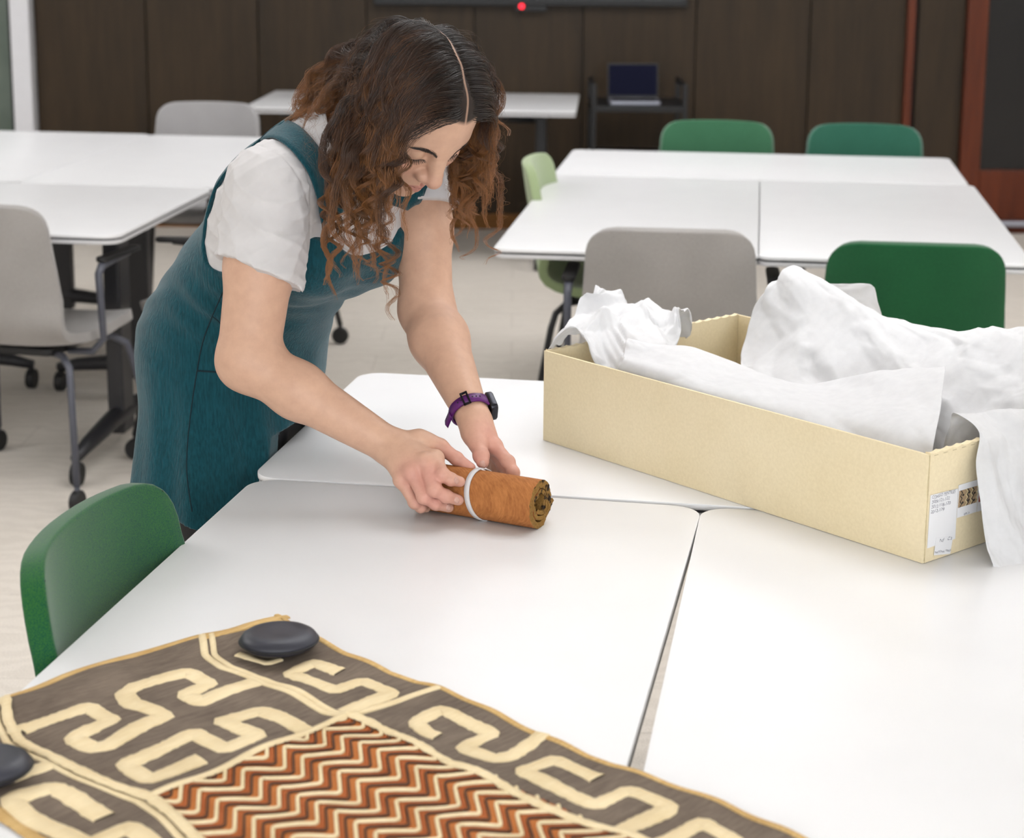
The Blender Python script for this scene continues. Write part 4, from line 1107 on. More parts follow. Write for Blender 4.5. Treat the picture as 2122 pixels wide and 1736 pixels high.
# open neck
nk = NCK+SPD*.030+FC*.012
fs.add(cap(nk-SPD*.012, nk+SPD*.10, .0605, .075), .006, 'd')
sl = fs.sub(fs.o, fs.o+fs.n*fs.h); _, x, y, z = sl
S_, A_, B_ = tcoord(x, y, z)
fold = np.zeros_like(fs.a)
arm_pit = RSH+np.array([.035, .035, -.075])
for k, (dx, dy, dz, lam, amp) in enumerate(((.2, -.5, .8, .034, .0026), (.7, .2, .5, .046, .0028), (-.4, .6, .7, .027, .0016), (.9, -.2, -.3, .06, .0022))):
    ph = (x*dx+y*dy+z*dz)/lam*2*math.pi+2.2*np.sin(x*31+k)+1.8*np.sin(z*37+y*23+k*2)
    fold += amp*(1-np.abs(np.sin(ph*.5)))**2*(.35+.65*np.exp(-(((x-arm_pit[0])**2+(y-arm_pit[1])**2+(z-arm_pit[2])**2)/.13**2)))
fold *= np.where(np.abs(A_) < .135, .25, 1.0)
fs.a -= (1.7*fold).astype(np.float32)
# shoulder seam groove
sn = nrm(RSH-NCK); sd_ = (x-RSH[0])*sn[0]+(y-RSH[1])*sn[1]+(z-RSH[2])*sn[2]+.012
fs.a += (.0022*np.exp(-(sd_/.0022)**2)*((x-RSH[0])**2+(y-RSH[1])**2+(z-RSH[2])**2 < .11**2)).astype(np.float32)
VS, FS = fs.nets(); VS = relax(VS, FS, 1, .4); print('shirt', len(VS))
def _cotton():
    t = NT('white cotton jersey'); v = t.coord(); f = t.noise(v, 900, 2); b = t.noise(v, 20, 3)
    t.set(col=t.ramp(b, [(.3, srgb(206, 203, 203)), (.7, srgb(216, 213, 213))]), rough=.9, spec=.15, sheen=.15); t.bump(f, .2, .0006); return t.m
MAT['cotton'] = _cotton()
shirt = pw(link('tee_shirt', np_mesh('tee_shirt', VS, FS), MAT['cotton']))

# pinafore dress
fd = Field((-.74, 2.70, .56), (.02, 3.34, 1.34), .0028)
for pr, k in TORSO: fd.add(grow(pr, .0145 if k < .05 or True else 0), k)
HEM = np.array([-.478, 3.035, .66])
fd.add(ecap(PEL+np.array([0, 0, .02]), HEM+np.array([0, 0, -.10]), .160, .122, .180, .148, LG), .05)
fd.add(ell(PEL-FG*.036+np.array([0, 0, .0]), (.118, .118, .12)), .05)
_, x, y, z = fd.sub(fd.o, fd.o+fd.n*fd.h)
S_, A_, B_ = tcoord(x, y, z)
# long soft folds of the skirt
ang = np.arctan2((y-HEM[1]), (x-HEM[0])); low = np.clip((.92-z)/.3, 0, 1)
fd.a -= (low*(.006*np.sin(ang*7+1.2)+.004*np.sin(ang*13+z*9))).astype(np.float32)
fd.a -= (.0016*np.sin((x*.5+z*.9)*120+3*np.sin(y*25))*np.exp(-((z-.99)/.07)**2)).astype(np.float32)
# hem plane, lower at the front
hz = .655-.085*((x-HEM[0])*FG[0]+(y-HEM[1])*FG[1])/.16*.5
fd.a = np.maximum(fd.a, (hz-z).astype(np.float32))
# hollow under the hem
inn = ecap(PEL+np.array([0, 0, -.06]), HEM+np.array([0, 0, -.16]), .142, .108, .172, .140, LG)[0](x, y, z)
fd.a = np.maximum(fd.a, np.minimum(-(inn), .05).astype(np.float32)*(z < .80)+fd.a*(z >= .80))
# bib and back panel tops, and the deep armholes
top = np.where(B_ > 0, np.minimum(.030+5.4*A_**2, .058), .135)
fd.a = np.maximum(fd.a, (S_-top).astype(np.float32)*.8)
wf = np.where(S_ < 0, .080, .080)
arm = (np.sqrt(((S_-.055)/.165)**2+((B_+.012)/.078)**2)-1)*.078
arm = np.maximum(arm, .055-np.abs(A_))
fd.a = np.maximum(fd.a, (-arm).astype(np.float32))
tu = (x-O1[0])*U1[0]+(y-O1[1])*U1[1]+W+.012-np.maximum(z-.765, 0)*2.2
fd.a = np.maximum(fd.a, tu.astype(np.float32))
VD, FD = fd.nets(); VD = relax(VD, FD, 1, .4); print('dress', len(VD))
def _crepe():
    t = NT('teal crinkle cotton'); v = t.coord((1, 1, .42)); mp = t.n('ShaderNodeMapping'); mp.inputs['Scale'].default_value = (1, 1, .32); t.l(v, mp.inputs[0])
    w = t.noise(mp.outputs[0], 330, 3, .6); b = t.noise(v, 9, 3)
    c = t.ramp(w, [(.32, srgb(12, 58, 68)), (.68, srgb(26, 86, 97))])
    c = t.mix(.3, c, t.ramp(b, [(.3, srgb(12, 54, 62)), (.7, srgb(26, 80, 92))]))
    t.set(col=c, rough=.92, spec=.15, sheen=.25); t.bump(w, .7, .0022); return t.m
MAT['crepe'] = _crepe()
dress = pw(link('pinafore_dress', np_mesh('pinafore_dress', VD, FD), MAT['crepe']))

# ------------------------------------------------------------------ surfaces to drape on
def bvh(V, F): return BVHTree.FromPolygons([tuple(v) for v in V], [tuple(map(int, f)) for f in F])
bv_s, bv_d = bvh(VS, FS), bvh(VD, FD); bv_h = bvh(VH, FH)
CAMP = Vector((0, 0, CAM_H))
def hit(px, py, trees=None):
    d = Vector(ray(px, py)).normalized(); best = None
    for t in (trees or (bv_s, bv_d)):
        r = t.ray_cast(CAMP, d)
        if r[0] is not None and (best is None or r[3] < best[2]): best = (np.array(r[0]), np.array(r[1]), r[3])
    return best
def spline(P, n):
    P = np.asarray(P, float); return catmull(P, n)
# ---- shoulder straps laid over the shirt
def strap(name, P, Nn, w, th=.0035):
    P = spline(P, 50); Nn = spline(Nn, 50); rows = []
    for i in range(50):
        t = nrm(P[min(i+1, 49)]-P[max(i-1, 0)]); n = nrm(Nn[i]-t*(Nn[i]@t)); b = np.cross(t, n)
        ww = w/2
        r = []
        for k, a in enumerate((-1, -.5, 0, .5, 1)):
            q = P[i]+b*ww*a; near_ = bv_s.find_nearest(Vector(q)); base = np.array(near_[0]); nn = np.array(near_[1])
            q = base+nn*(.0035) if np.linalg.norm(base-q) < .03 else q
            r.append(q+n*.0005)
        rows.append(r+[q+n*th for q in r[::-1]])
    G = np.array(rows)
    for _ in range(3): G[1:-1] = (G[:-2]+2*G[1:-1]+G[2:])/4
    mb = MB().grid(G, close_u=True); mb.f += [tuple(range(9, -1, -1)), tuple(49*10+k for k in range(10))]
    return pw(mb.build(name, MAT['crepe']))
sp_px = [(688, 448), (676, 408), (660, 365), (634, 322), (598, 285), (562, 266)]
PP, NN_ = [], []
for q in sp_px:
    h_ = hit(*q, (bv_s,))
    if h_ is not None: PP.append(h_[0]); NN_.append(h_[1])
bk = [NCK-LG*.085-FC*.075-SPD*.03, CHE+SPD*.13-LG*.075-FC*.105, CHE+SPD*.09-LG*.072-FC*.12]
for q in bk:
    n_ = bv_s.find_nearest(Vector(q)); PP.append(np.array(n_[0])); NN_.append(np.array(n_[1]))
o = strap('strap', PP, NN_, .050)
# her left strap, mirrored through the body's middle plane
def mirror(p): d = (p-CHE)@LG; return p-2*d*LG
PM, NM = [], []
for p in PP:
    n_ = bv_s.find_nearest(Vector(mirror(p))); PM.append(np.array(n_[0])); NM.append(np.array(n_[1]))
strap('strap', PM[::-1], NM[::-1], .050)
# horn ring joining strap and bib
a_, b_ = hit(668, 448)[0], hit(672, 492)[0]; up_ = hit(668, 470)[1]
MAT['horn'] = plain('horn ring', (122, 92, 70), .3, var=.25, scale=120)
P = spline([a_+up_*.004, (a_+b_)/2+up_*.008-LG*.006, b_+up_*.004], 12)
o = pw(MB().tube([tuple(q) for q in P], [.003]*12, 8).build('strap_ring', MAT['horn'])); o['label'] = 'brown horn strap ring'
# seams and pocket edge of the dress
MAT['seam'] = plain('dark teal seam', (8, 38, 46), .9)
def seam(px, r=.0011):
    Q = []
    for q in spline(px, 40):
        h_ = hit(q[0], q[1], (bv_d,))
        if h_ is not None: Q.append(tuple(h_[0]+h_[1]*.0002))
    if len(Q) > 3: pw(MB().tube(Q, r, 6).build('seam', MAT['seam']))
seam([(462, 605), (440, 655), (420, 710), (408, 770), (396, 850), (388, 930), (388, 990), (398, 1060)])
seam([(408, 768), (440, 770), (474, 773)], .0016)
seam([(440, 655), (455, 668), (470, 690)])
# ------------------------------------------------------------------ hair
HRNG = np.random.default_rng(21)
SKC, SKR = np.array([0, -.012, .038]), np.array([.074, .095, .086])
PARTX = .012
GL = HR @ np.array([0, 0, -1.])                      # gravity in the head's frame
neck_a, neck_b = HR @ (NB0-HC), HR @ (NCK-HC); rs_l, ls_l = HR @ (RSH-HC), HR @ (LSH-HC)
def vn(A): return A/(np.linalg.norm(A, axis=1, keepdims=True)+1e-9)
def push(p, off, low):
    q = (p-SKC)/(SKR+off[:, None]); r = np.linalg.norm(q, axis=1); m = r < 1
    p = np.where(m[:, None], SKC+(p-SKC)/np.maximum(r, 1e-6)[:, None], p)
    c, rr = np.array([-.013, .038, -.022]), np.array([.085, .062, .078])
    q = (p-c)/rr; r = np.linalg.norm(q, axis=1); m = r < 1
    q0 = np.where(np.abs(q[:, 0]) > .15, q[:, 0], np.copysign(.15, q[:, 0]))
    dl = vn(np.stack([q0*1.6, q[:, 1]*.3, q[:, 2]*.2], 1)); p = p+dl*((1-r)*.05*m)[:, None]
    for a, b, rad in ((neck_a, neck_b, .060), (neck_b, rs_l, .070), (neck_b, ls_l, .068)):
        ab = b-a; t = np.clip((p-a)@ab/(ab@ab), 0, 1); v = p-(a+ab*t[:, None]); l = np.linalg.norm(v, axis=1)+1e-9
        p = p+v*((np.maximum(rad-l, 0)/l)*low)[:, None]
    return p
def hairline_ok(p):
    x, y, z = p
    hl = .064+.009*max(0, min(1, -(x-PARTX)/.03))+.010*math.cos(max(-1.5, min(1.5, (x-PARTX)/.05)))
    if y > .086 and z < .07: return False
    return (z-hl)+max(0, .060-y)*1.3 > .002 and z > -.070 and not (abs(x) < .066 and y > .045 and z < .055)
GBK = HR @ nrm(-SPD*.85+np.array([0, 0, -.35])-LG*.25)
def guides(roots, length, vol, curl, lam, fwd, back=None, nopush=False):
    """march many hair guides at once in the head's frame: combed over the skull, then falling"""
    roots = np.asarray(roots, float); N = len(roots); ar = lambda v: np.broadcast_to(np.asarray(v, float), (N,)).copy()
    length, vol, curl, lam, fwd = map(ar, (length, vol, curl, lam, fwd)); back = np.zeros(N, bool) if back is None else np.asarray(back)
    side = np.where(roots[:, 0] > PARTX, 1., -1.)
    comb = np.where(back[:, None], np.stack([side*.35, -.6+0*side, -.5+0*side], 1), np.stack([side, -.25+fwd, -.15+0*side], 1))
    grav = np.where(back[:, None], GBK, GL); ds = .0075; K = int(length.max()/ds)
    n = vn((roots-SKC)/SKR**2); d = vn(vn(comb-n*(comb*n).sum(1, keepdims=True))+n*.35); p = roots.copy(); pts = [p]
    for i in range(K):
        s = i*ds; g = min(1, max(0, (s-.02)/.13))
        n = vn((p-SKC)/SKR**2); c = vn(comb-n*(comb*n).sum(1, keepdims=True))
        d = vn(.80*d+.20*vn(c*(1-g)+grav*(.15+1.5*g))); p = p+d*ds
        if not nopush: p = push(p, .004+vol*min(1, s/.05), s > .06)
        pts.append(p)
    P = np.array(pts).transpose(1, 0, 2); s = np.arange(K+1)*ds
    T = np.gradient(P, axis=1); T /= np.linalg.norm(T, axis=2, keepdims=True)+1e-9
    u = np.cross(T, np.array([.3, .5, .81])); u /= np.linalg.norm(u, axis=2, keepdims=True)+1e-9; w = np.cross(T, u)
    ph = HRNG.uniform(0, 6.28, N); tw = np.where(HRNG.random(N) < .5, 1., -1.)
    A = curl[:, None]*np.clip((s-.05)/.16, 0, 1)**.9
    arg = 2*math.pi*s/lam[:, None]*(1+.12*np.sin(s*40+ph[:, None]))+ph[:, None]
    P = P+u*(A*np.cos(arg))[..., None]+w*(tw[:, None]*A*np.sin(arg))[..., None]
    cnt = np.maximum(6, (length/ds).astype(int)+1)
    return [(P[i, :c], u[i, :c], w[i, :c], s[:c]) for i, c in enumerate(cnt)]
U_ = HRNG.uniform
def scalp_points(n, lo=(-1, -1, -1), hi=(1, 1, 1)):
    V_ = vn(HRNG.normal(size=(n, 3))); V_ = V_[(V_ > np.array(lo)).all(1) & (V_ < np.array(hi)).all(1)]
    return np.array([q for q in SKC+V_*SKR if hairline_ok(q)])
strands, radii = [], []
def emit(P, r0, r1):
    bad = np.flatnonzero((P[:, 0] > -.068) & (P[:, 0] < .06) & (P[:, 1] > .044) & (P[:, 2] < .056) & (P[:, 2] > -.10))
    if len(bad): P = P[:bad[0]]                       # nothing hangs across the face itself
    if len(P) < 4: return
    strands.append(P); radii.append(np.linspace(r0, r1, len(P)))
roots = scalp_points(700); roots = roots[np.abs(roots[:, 0]-PARTX) > .0018][:215]; N = len(roots)
back = (roots[:, 1] < -.035) & (roots[:, 2] < .085); rightside = roots[:, 0] < PARTX
length = np.where(back, U_(.18, .27, N), U_(.22, .32, N)+np.where(U_(0, 1, N) < .24, U_(.05, .11, N), 0))
vol = U_(.002, .024, N)*np.where(rightside, .62, .58)*np.where(back, .5, 1)
for (P, u, w, s), root in zip(guides(roots, length, vol, U_(.007, .0145, N), U_(.060, .100, N), np.where(rightside, np.where(roots[:, 1] > .035, .0, .40), .10), back), roots):
    L_ = s[-1]
    for k in range(46):
        a, rr = U_(0, 6.28), math.sqrt(HRNG.random())
        rad = (.0125-.0098*(s/L_)**.8)*rr+.0004
        fr_ = HRNG.normal(0, .0006)*np.clip(s/.1, 0, 2)*(4 if HRNG.random() < .06 else 1); pf_ = U_(0, 6.28); lamf = U_(.012, .03)
        Q = P+u*(rad*math.cos(a)+fr_*np.sin(2*math.pi*s/lamf+pf_))[:, None]+w*(rad*math.sin(a)+fr_*np.cos(2*math.pi*s/lamf*1.1+pf_))[:, None]
        q = SKC+(Q[0]-SKC)/np.linalg.norm((Q[0]-SKC)/SKR)                        # roots go back to the scalp
        if (q[0]-PARTX)*(root[0]-PARTX) < 0: q[0] = 2*PARTX-q[0]
        if abs(q[0]-PARTX) < .0011: q[0] = PARTX+math.copysign(.0012, root[0]-PARTX)
        Q = Q+(q-Q[0])*np.clip(1-s/.025, 0, 1)[:, None]
        emit(Q[:int(len(Q)*U_(.80, 1.0))], .00026, .00010)
n_ = 1700                                             # rows rooted along the parting
y_ = U_(-.075, .078, n_); sd_ = np.where(np.arange(n_) % 2, 1., -1.); x_ = PARTX+sd_*(.0014+np.abs(HRNG.normal(0, .012, n_)))
zz = 1-((x_-SKC[0])/SKR[0])**2-((y_-SKC[1])/SKR[1])**2; m = zz > 0
roots = np.stack([x_, y_, SKC[2]+SKR[2]*np.sqrt(np.maximum(zz, 0))], 1)[m]; roots = np.array([q for q in roots if hairline_ok(q)]); N = len(roots)
for P, u, w, s in guides(roots, U_(.10, .26, N), U_(.001, .012, N), U_(.002, .006, N), U_(.05, .09, N), np.where(roots[:, 0] > PARTX, .12, .0)): emit(P, .00026, .00012)
roots = scalp_points(9000, (-.95, .1, -.1), (.95, 1.1, .95)); roots = np.array([q for q in roots if not hairline_ok(q+np.array([0, .018, -.018]))])[:1500]; N = len(roots)
for P, u, w, s in guides(roots, U_(.10, .24, N), U_(.001, .010, N), U_(.002, .006, N), U_(.05, .09, N), np.where(roots[:, 0] > PARTX, -.10, -.40)): emit(P, .00026, .00012)
def lock(P, u, w, s, n, r0, r1, pw_):
    L_ = s[-1]
    for q_ in range(n):
        a, rr = U_(0, 6.28), math.sqrt(HRNG.random()); rad = (r0-r1*(s/L_)**pw_)*rr
        fz = HRNG.normal(0, .0008)*np.sin(2*math.pi*s/.02+a*3)
        emit((P+u*(rad*math.cos(a)+fz)[:, None]+w*(rad*math.sin(a)-fz)[:, None])[:int(len(P)*U_(.82, 1))], .00026, .0001)
N = 16                                                # locks hanging behind the face on her left
roots = np.stack([U_(.015, .066, N), U_(-.03, .02, N), U_(-.075, -.03, N)], 1)
for g_ in guides(roots, U_(.15, .24, N), .001, U_(.006, .013, N), U_(.05, .08, N), 0., nopush=True): lock(*g_, 40, .011, .0085, .8)
roots = [SKC+nrm((np.array(q)-SKC)/SKR)*SKR for q in ((-.066, .045, .055), (-.070, .020, .062), (-.070, .030, .040), (.070, .040, .05), (.062, .055, .052))]
for g_ in guides(roots, [.395, .375, .36, .36, .33], .002, [.010, .012, .011, .010, .012], [.09, .10, .085, .07, .075], [.25, .2, .35, .1, .1]): lock(*g_, 95, .0125, .0102, .9)   # the longest single locks
roots = scalp_points(700)[:360]; N = len(roots)       # fine fly-away hairs round the outline
for P, u, w, s in guides(roots, U_(.06, .26, N), U_(.012, .032, N), U_(.004, .012, N), U_(.02, .05, N), .1): emit(P, .00013, .00006)
def to_world(Q): return HC+Q@HR
def _hairmat(name, root, mid, tip, rough=.35):
    m = bpy.data.materials.new(name); m.use_nodes = True; t = m.node_tree; h = t.nodes['Principled BSDF']
    hi = t.nodes.new('ShaderNodeHairInfo'); rp = t.nodes.new('ShaderNodeValToRGB'); e = rp.color_ramp.elements
    e.new(.45); e[0].position = .12; e[0].color = srgb(*root); e[1].position = .5; e[1].color = srgb(*mid); e[2].position = .95; e[2].color = srgb(*tip)
    t.links.new(hi.outputs['Intercept'], rp.inputs[0])
    mx = t.nodes.new('ShaderNodeMix'); mx.data_type = 'RGBA'; mx.blend_type = 'MULTIPLY'; mx.inputs[0].default_value = .6
    r2 = t.nodes.new('ShaderNodeValToRGB'); r2.color_ramp.elements[0].color = (.45, .45, .45, 1); r2.color_ramp.elements[1].color = (1.5, 1.45, 1.4, 1)
    t.links.new(hi.outputs['Random'], r2.inputs[0]); t.links.new(rp.outputs[0], mx.inputs[6]); t.links.new(r2.outputs[0], mx.inputs[7])
    h.inputs['Roughness'].default_value = rough; h.inputs['Specular IOR Level'].default_value = .5
    t.links.new(mx.outputs[2], h.inputs['Base Color']); return m
MAT['hair'] = _hairmat('curly brown hair', (34, 25, 21), (76, 51, 36), (150, 100, 57))
MAT['brow'] = _hairmat('brow hair', (34, 24, 20), (36, 26, 22), (40, 28, 24))
def hair_obj(name, strands, radii, mat):
    cu = bpy.data.hair_curves.new(name); cu.add_curves([len(s_) for s_ in strands])
    cu.points.foreach_set('position', np.concatenate(strands).astype(np.float32).ravel())
    cu.points.foreach_set('radius', np.concatenate(radii).astype(np.float32))
    o = bpy.data.objects.new(name, cu); COL.objects.link(o); cu.materials.append(mat); return pw(o)
print('strands', len(strands), sum(len(s_) for s_ in strands))
ho = hair_obj('hair', [to_world(q) for q in strands], radii, MAT['hair']); ho['kind'] = 'stuff'; ho['label'] = 'shoulder-length curly brown hair with a centre parting'
# brows and lashes on the face surface
def face(x, z):
    r = bv_h.ray_cast(Vector(hw(x, .22, z)), Vector(-HF)); return None if r[0] is None else (np.array(r[0]), np.array(r[1]))
for sgn in (-1, 1):
    st, rd = [], []
    for k in range(330):
        t = HRNG.random(); x = sgn*(.0135+.036*t); z = .0155+.0085*math.sin(min(1, t*1.25)*math.pi*.62)-.004*t*t+HRNG.normal(0, .0026*(.45+1.4*t*(1-t)*1.6))*(1-.4*t)
        h_ = face(x, z)
        if h_ is None: continue
        d = nrm(HL*sgn*(1.0)+HU*(.55-.9*t)); d = nrm(d-h_[1]*(d@h_[1]))
        st.append(np.array([h_[0]+d*q*.0075+h_[1]*(.0006+.0006*math.sin(q*3)) for q in np.linspace(0, 1, 6)])); rd.append(np.linspace(.00017, .00007, 6))
    hair_obj('eyebrow', st, rd, MAT['brow'])
    st, rd = [], []
    for k in range(34):
        t = k/33; x = sgn*(.0185+.0265*t); z = -.0075-.0018*math.sin(t*math.pi)
        h_ = face(x, z)
        if h_ is None: continue
        d0 = nrm(HF*.75-HU*.55+HL*sgn*(-.35+1.0*t)+HRNG.normal(0, .07, 3)); ln = .0095*(.65+.35*math.sin(t*math.pi))
        st.append(np.array([h_[0]+d0*ln*q+HU*(.0025*q*q) for q in np.linspace(0, 1, 6)])); rd.append(np.linspace(.00034, .00010, 6))
    hair_obj('eyelashes', st, rd, MAT['brow'])
# ------------------------------------------------------------------ nails and boots
def nail(c, up, along, w=.0046, l=.0056):
    up = nrm(up); along = nrm(along-up*(along@up)); sd = np.cross(up, along)
    Mx = Matrix(((sd[0], along[0], up[0], c[0]), (sd[1], along[1], up[1], c[1]), (sd[2], along[2], up[2], c[2]), (0, 0, 0, 1)))
    prof = [(1, -.0002), (.96, .0006), (.75, .0013), (.4, .0017), (.05, .0018)]
    mb = MB(); n = 14; vs = []
    for r_, z_ in prof:
        for k in range(n):
            a = 2*math.pi*k/n; ca, sa = math.cos(a), math.sin(a)
            e_ = (abs(ca)**3+abs(sa)**3)**(-1/3); vs.append(tuple(Mx @ Vector((r_*w*ca*e_, r_*l*sa*e_, z_-.0011*(r_*ca*e_)**2))))
    fs = [(i*n+k, i*n+(k+1) % n, (i+1)*n+(k+1) % n, (i+1)*n+k) for i in range(len(prof)-1) for k in range(n)]+[tuple(range(n-1, -1, -1)), tuple((len(prof)-1)*n+k for k in range(n))]
    pw(mb.add(vs, fs).build('fingernail', MAT['nail']))
bv_r, bv_l = bvh(VR, FR), bvh(VL, FL)
for bvx, px, al in ((bv_r, (947, 995), (953, 998)), (bv_r, (947, 1037), (952, 1040)), (bv_r, (930, 1052), (935, 1055)), (bv_l, (1000, 962), (1001, 968))):
    h0, h1 = hit(*px, (bvx,)), None
    if h0 is None: continue
    al_ = (onY(al[0], al[1], h0[0][1])-onY(px[0], px[1], h0[0][1]))
    nail(h0[0]-h0[1]*.0008, h0[1], al_)
MAT['boot'] = plain('black leather boot', (22, 22, 25), .35, bump=.1)
for ft in FEET:
    f2 = Field(ft-np.array([.2, .2, .08]), ft+np.array([.24, .2, .16]), .005); g = np.array([ft[0], ft[1], 0])
    f2.add(cap(g+np.array([0, 0, .13]), g+np.array([0, 0, .06])-FG*.01, .047, .042), .02)
    f2.add(ell(g-FG*.02+np.array([0, 0, .038]), (.042, .040, .036)), .02)
    f2.add(cap(g+FG*.02+np.array([0, 0, .045]), g+FG*.14+np.array([0, 0, .033]), .04, .032), .03)
    _, x, y, z = f2.sub(f2.o, f2.o+f2.n*f2.h); f2.a = np.maximum(f2.a, (.0025-z)+0*f2.a)
    v_, f_ = f2.nets(); pw(link('boot', np_mesh('boot', v_, f_), MAT['boot']))
# ------------------------------------------------------------------ wristwatch
wax = nrm(LWR-LEL); wc = LWR-wax*.020; wr = .0293
er = nrm(_rt-wax*(_rt@wax)); eu = np.cross(er, wax); eu = eu if eu@_fw < 0 else -eu       # eu: towards the camera
watch = tag(empty('wristwatch', tuple(wc)), 'purple strapped smartwatch with a dark case on the left wrist', 'watch')
def wpt(an, r, s): return er*math.cos(an)*r+eu*math.sin(an)*r+wax*s
MAT['purple'] = plain('purple silicone', (92, 26, 104), .38, var=.05)
MAT['dark_steel'] = plain('dark steel', (48, 48, 54), .25, .7)
G = []
for an in np.linspace(R(28), R(332), 64):
    k = min(1, abs(math.sin((an-R(28))/R(304)*math.pi))*3); hw_ = .0105-.002*k
    sk = .004*math.sin(an)
    G.append([wpt(an, wr, -hw_+sk), wpt(an, wr+.0026, -hw_+.001+sk), wpt(an, wr+.003, sk), wpt(an, wr+.0026, hw_-.001+sk), wpt(an, wr, hw_+sk), wpt(an, wr-.0006, sk)])
mb = MB().grid(np.array(G), close_u=True); mb.f += [tuple(range(5, -1, -1)), tuple(63*6+k for k in range(6))]
band = mb.build('strap', MAT['purple'], watch)
for k in range(7):
    an = R(62+k*11); c = wpt(an, wr+.0032, .004*math.sin(an)); d = nrm(wpt(an, 1, 0))
    q = d.copy(); Mh = Vector(d).to_track_quat('Z', 'Y').to_matrix().to_4x4(); Mh.translation = Vector(c)
    if not 92 < 62+k*11 < 112: MB().lathe([(.0013, -.0006), (.0013, .0002)], 10, Mh).build('hole', MAT['black_matt'], band)
an = R(104); c = wpt(an, wr+.0036, .004); d = nrm(wpt(an, 1, 0)); tt = np.cross(wax, d)
Mb = Matrix(((tt[0], wax[0], d[0], c[0]), (tt[1], wax[1], d[1], c[1]), (tt[2], wax[2], d[2], c[2]), (0, 0, 0, 1)))
bk_ = MB()
for cc, dd in (((-.0045, 0, 0), (.003, .025, .003)), ((.0045, 0, 0), (.003, .025, .003)), ((0, .0112, 0), (.012, .0026, .003)), ((0, -.0112, 0), (.012, .0026, .003))):
    bk_.box(None, dd, mat=Mb @ Matrix.Translation(cc))
bk_.build('buckle', MAT['dark_steel'], watch, smooth=False, bev=.0006)
G = []
for q in np.linspace(0, 1, 14):
    an = R(168+q*30); r_ = wr+.0042+.008*q*q
    G.append([wpt(an, r_, .006-.0085), wpt(an, r_+.0022, .006), wpt(an, r_, .006+.0085), wpt(an, r_-.0008, .006)])
mb = MB().grid(np.array(G), close_u=True); mb.f += [(3, 2, 1, 0), tuple(13*4+k for k in range(4))]
mb.build('strap_tail', MAT['purple'], watch)
an = R(-4); c = wpt(an, wr+.003, 0); d = nrm(wpt(an, 1, 0)); tt = np.cross(wax, d)
Mc = Matrix(((tt[0], wax[0], d[0], c[0]), (tt[1], wax[1], d[1], c[1]), (tt[2], wax[2], d[2], c[2]), (0, 0, 0, 1)))
def slab_m(poly, z0, z1, Mx):
    m_b = MB().prism(poly, z0, z1); m_b.v = [tuple(Mx @ Vector(p)) for p in m_b.v]; return m_b
cs = slab_m(rrect(-.0165, -.0185, .0165, .0185, .007, 6), -.004, .006, Mc).build('case', MAT['dark_steel'], watch, smooth=40, bev=.0018)
slab_m(rrect(-.0148, -.0168, .0148, .0168, .006, 6), .006, .0072, Mc).build('glass', MAT['black_gloss'], cs, smooth=40, bev=.0005)
# ------------------------------------------------------------------ rolled bark cloth
RA = np.array([.043, 2.578, ZT+.0366]); RD = nrm([-.89, .456, 0]); RL = .195
rz_, ry_ = UP, np.cross(UP, RD)
roll = tag(empty('rolled_cloth', (RA[0], RA[1], ZT)), 'rolled orange brown bark cloth tied with a white band under her hands', 'rolled textile')
RO = np.array([RA[0], RA[1], ZT])
def _bark(name, c1, c2, marks):
    t = NT(name); v = t.coord((1, 1, 1), 'Object', (0, 0, math.atan2(RD[1], RD[0])))
    mp = t.n('ShaderNodeMapping'); mp.inputs['Scale'].default_value = (1, .16, .16) if not marks else (1, 1, 1); mp.inputs['Rotation'].default_value = (0, .5, .35); t.l(v, mp.inputs[0])
    a = t.noise(mp.outputs[0], 420, 4, .7); b = t.noise(v, 34, 3)
    c = t.ramp(a, [(.3, srgb(*c1)), (.7, srgb(*c2))]); c = t.mix(.3, c, t.ramp(b, [(.35, srgb(*c1)), (.65, srgb(*c2))]))
    if marks: c = t.mix(t.ramp(t.noise(v, 70, 2), [(.52, (0, 0, 0, 1)), (.60, (1, 1, 1, 1))]), c, srgb(38, 26, 16))
    t.set(col=c, rough=.8, spec=.2); t.bump(a, .4, .0012); return t.m
MAT['bark'] = _bark('orange bark cloth', (146, 88, 46), (196, 130, 76), False)
MAT['bark_in'] = _bark('olive brown pile', (112, 80, 36), (164, 126, 66), True)
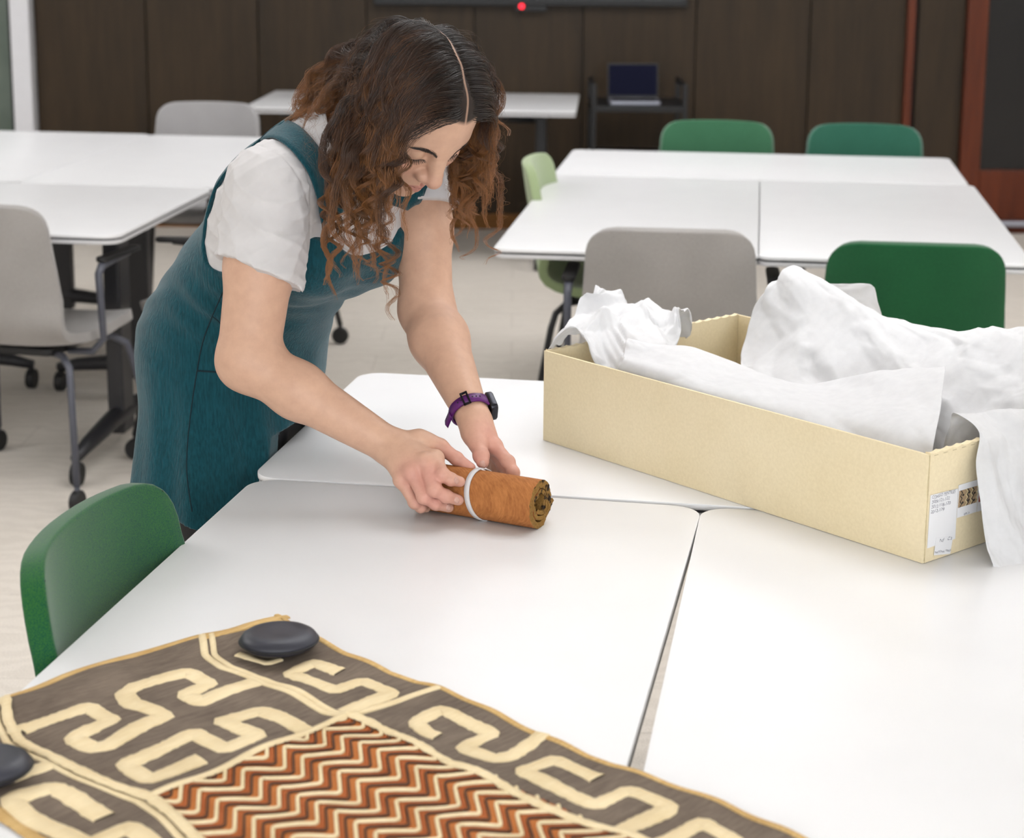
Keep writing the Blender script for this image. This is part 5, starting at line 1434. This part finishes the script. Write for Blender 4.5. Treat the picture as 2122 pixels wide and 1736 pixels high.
def spiral(th0, th1, n, r_of, lift=0.):
    out = []
    for th in np.linspace(th0, th1, n): r_ = r_of(th); out.append((r_*math.cos(th), r_*math.sin(th)))
    return np.array(out)
TURN = 2*math.pi
def rof(th):
    q = (th+math.pi/2)/TURN
    return .0364-.003*min(q, 1)-.0082*max(0, q-1)+(.0018*math.sin(3*th+1)+.0014*math.sin(5*th))*min(1, max(0, q-1))
C2 = np.concatenate([np.linspace((-.0445, -.008), (-.010, -.0350), 14)[:-1], spiral(-math.pi/2-.28, TURN*2.9, 227, rof)])
thk = .0062
tn = np.gradient(C2, axis=0); tn /= np.linalg.norm(tn, axis=1, keepdims=True); nn2 = np.c_[-tn[:, 1], tn[:, 0]]
In = C2+nn2*thk
sects = np.r_[np.linspace(0, .02, 6), np.linspace(.03, RL, 14)]
outer, inner = [], []
for s_ in sects:
    j = .0012*math.sin(s_*300)
    rag = (.0005*np.sin(np.arange(240)*.9)+.0004*np.sin(np.arange(240)*2.3))*(s_ < .001)
    f = lambda C: np.array([RA+RD*(s_+rag[i])+ry_*(c[0])+rz_*(c[1]) for i, c in enumerate(C)])-RO
    outer.append(f(C2)); inner.append(f(In))
outer, inner = np.array(outer), np.array(inner)
MB().grid(outer).build('bark_side', MAT['bark'], roll)
mb = MB().grid(inner)
b0 = len(mb.v); mb.add(np.concatenate([outer[0], inner[0]]), [(i, i+1, 240+i+1, 240+i) for i in range(239)])
mb.add(np.concatenate([outer[-1], inner[-1]]), [(i, 240+i, 240+i+1, i+1) for i in range(239)])
mb.add(np.concatenate([outer[:, 0], inner[:, 0]]), [(i, i+1, len(sects)+i+1, len(sects)+i) for i in range(len(sects)-1)])
mb.build('pile_side', MAT['bark_in'], roll)
G = []
for th in np.linspace(0, TURN, 73):
    sk = .094+.010*math.sin(th+.6); r_ = .0366
    G.append([RA+RD*(sk+w_)+ry_*math.cos(th)*(r_+h_)+rz_*math.sin(th)*(r_+h_)-RO for w_, h_ in ((-.0042, 0), (-.004, .0012), (.004, .0012), (.0042, 0))])
tape = MB().grid(np.array(G), close_u=True).build('tie_band', MAT['cotton'], roll); tape['label'] = 'white cotton tie'
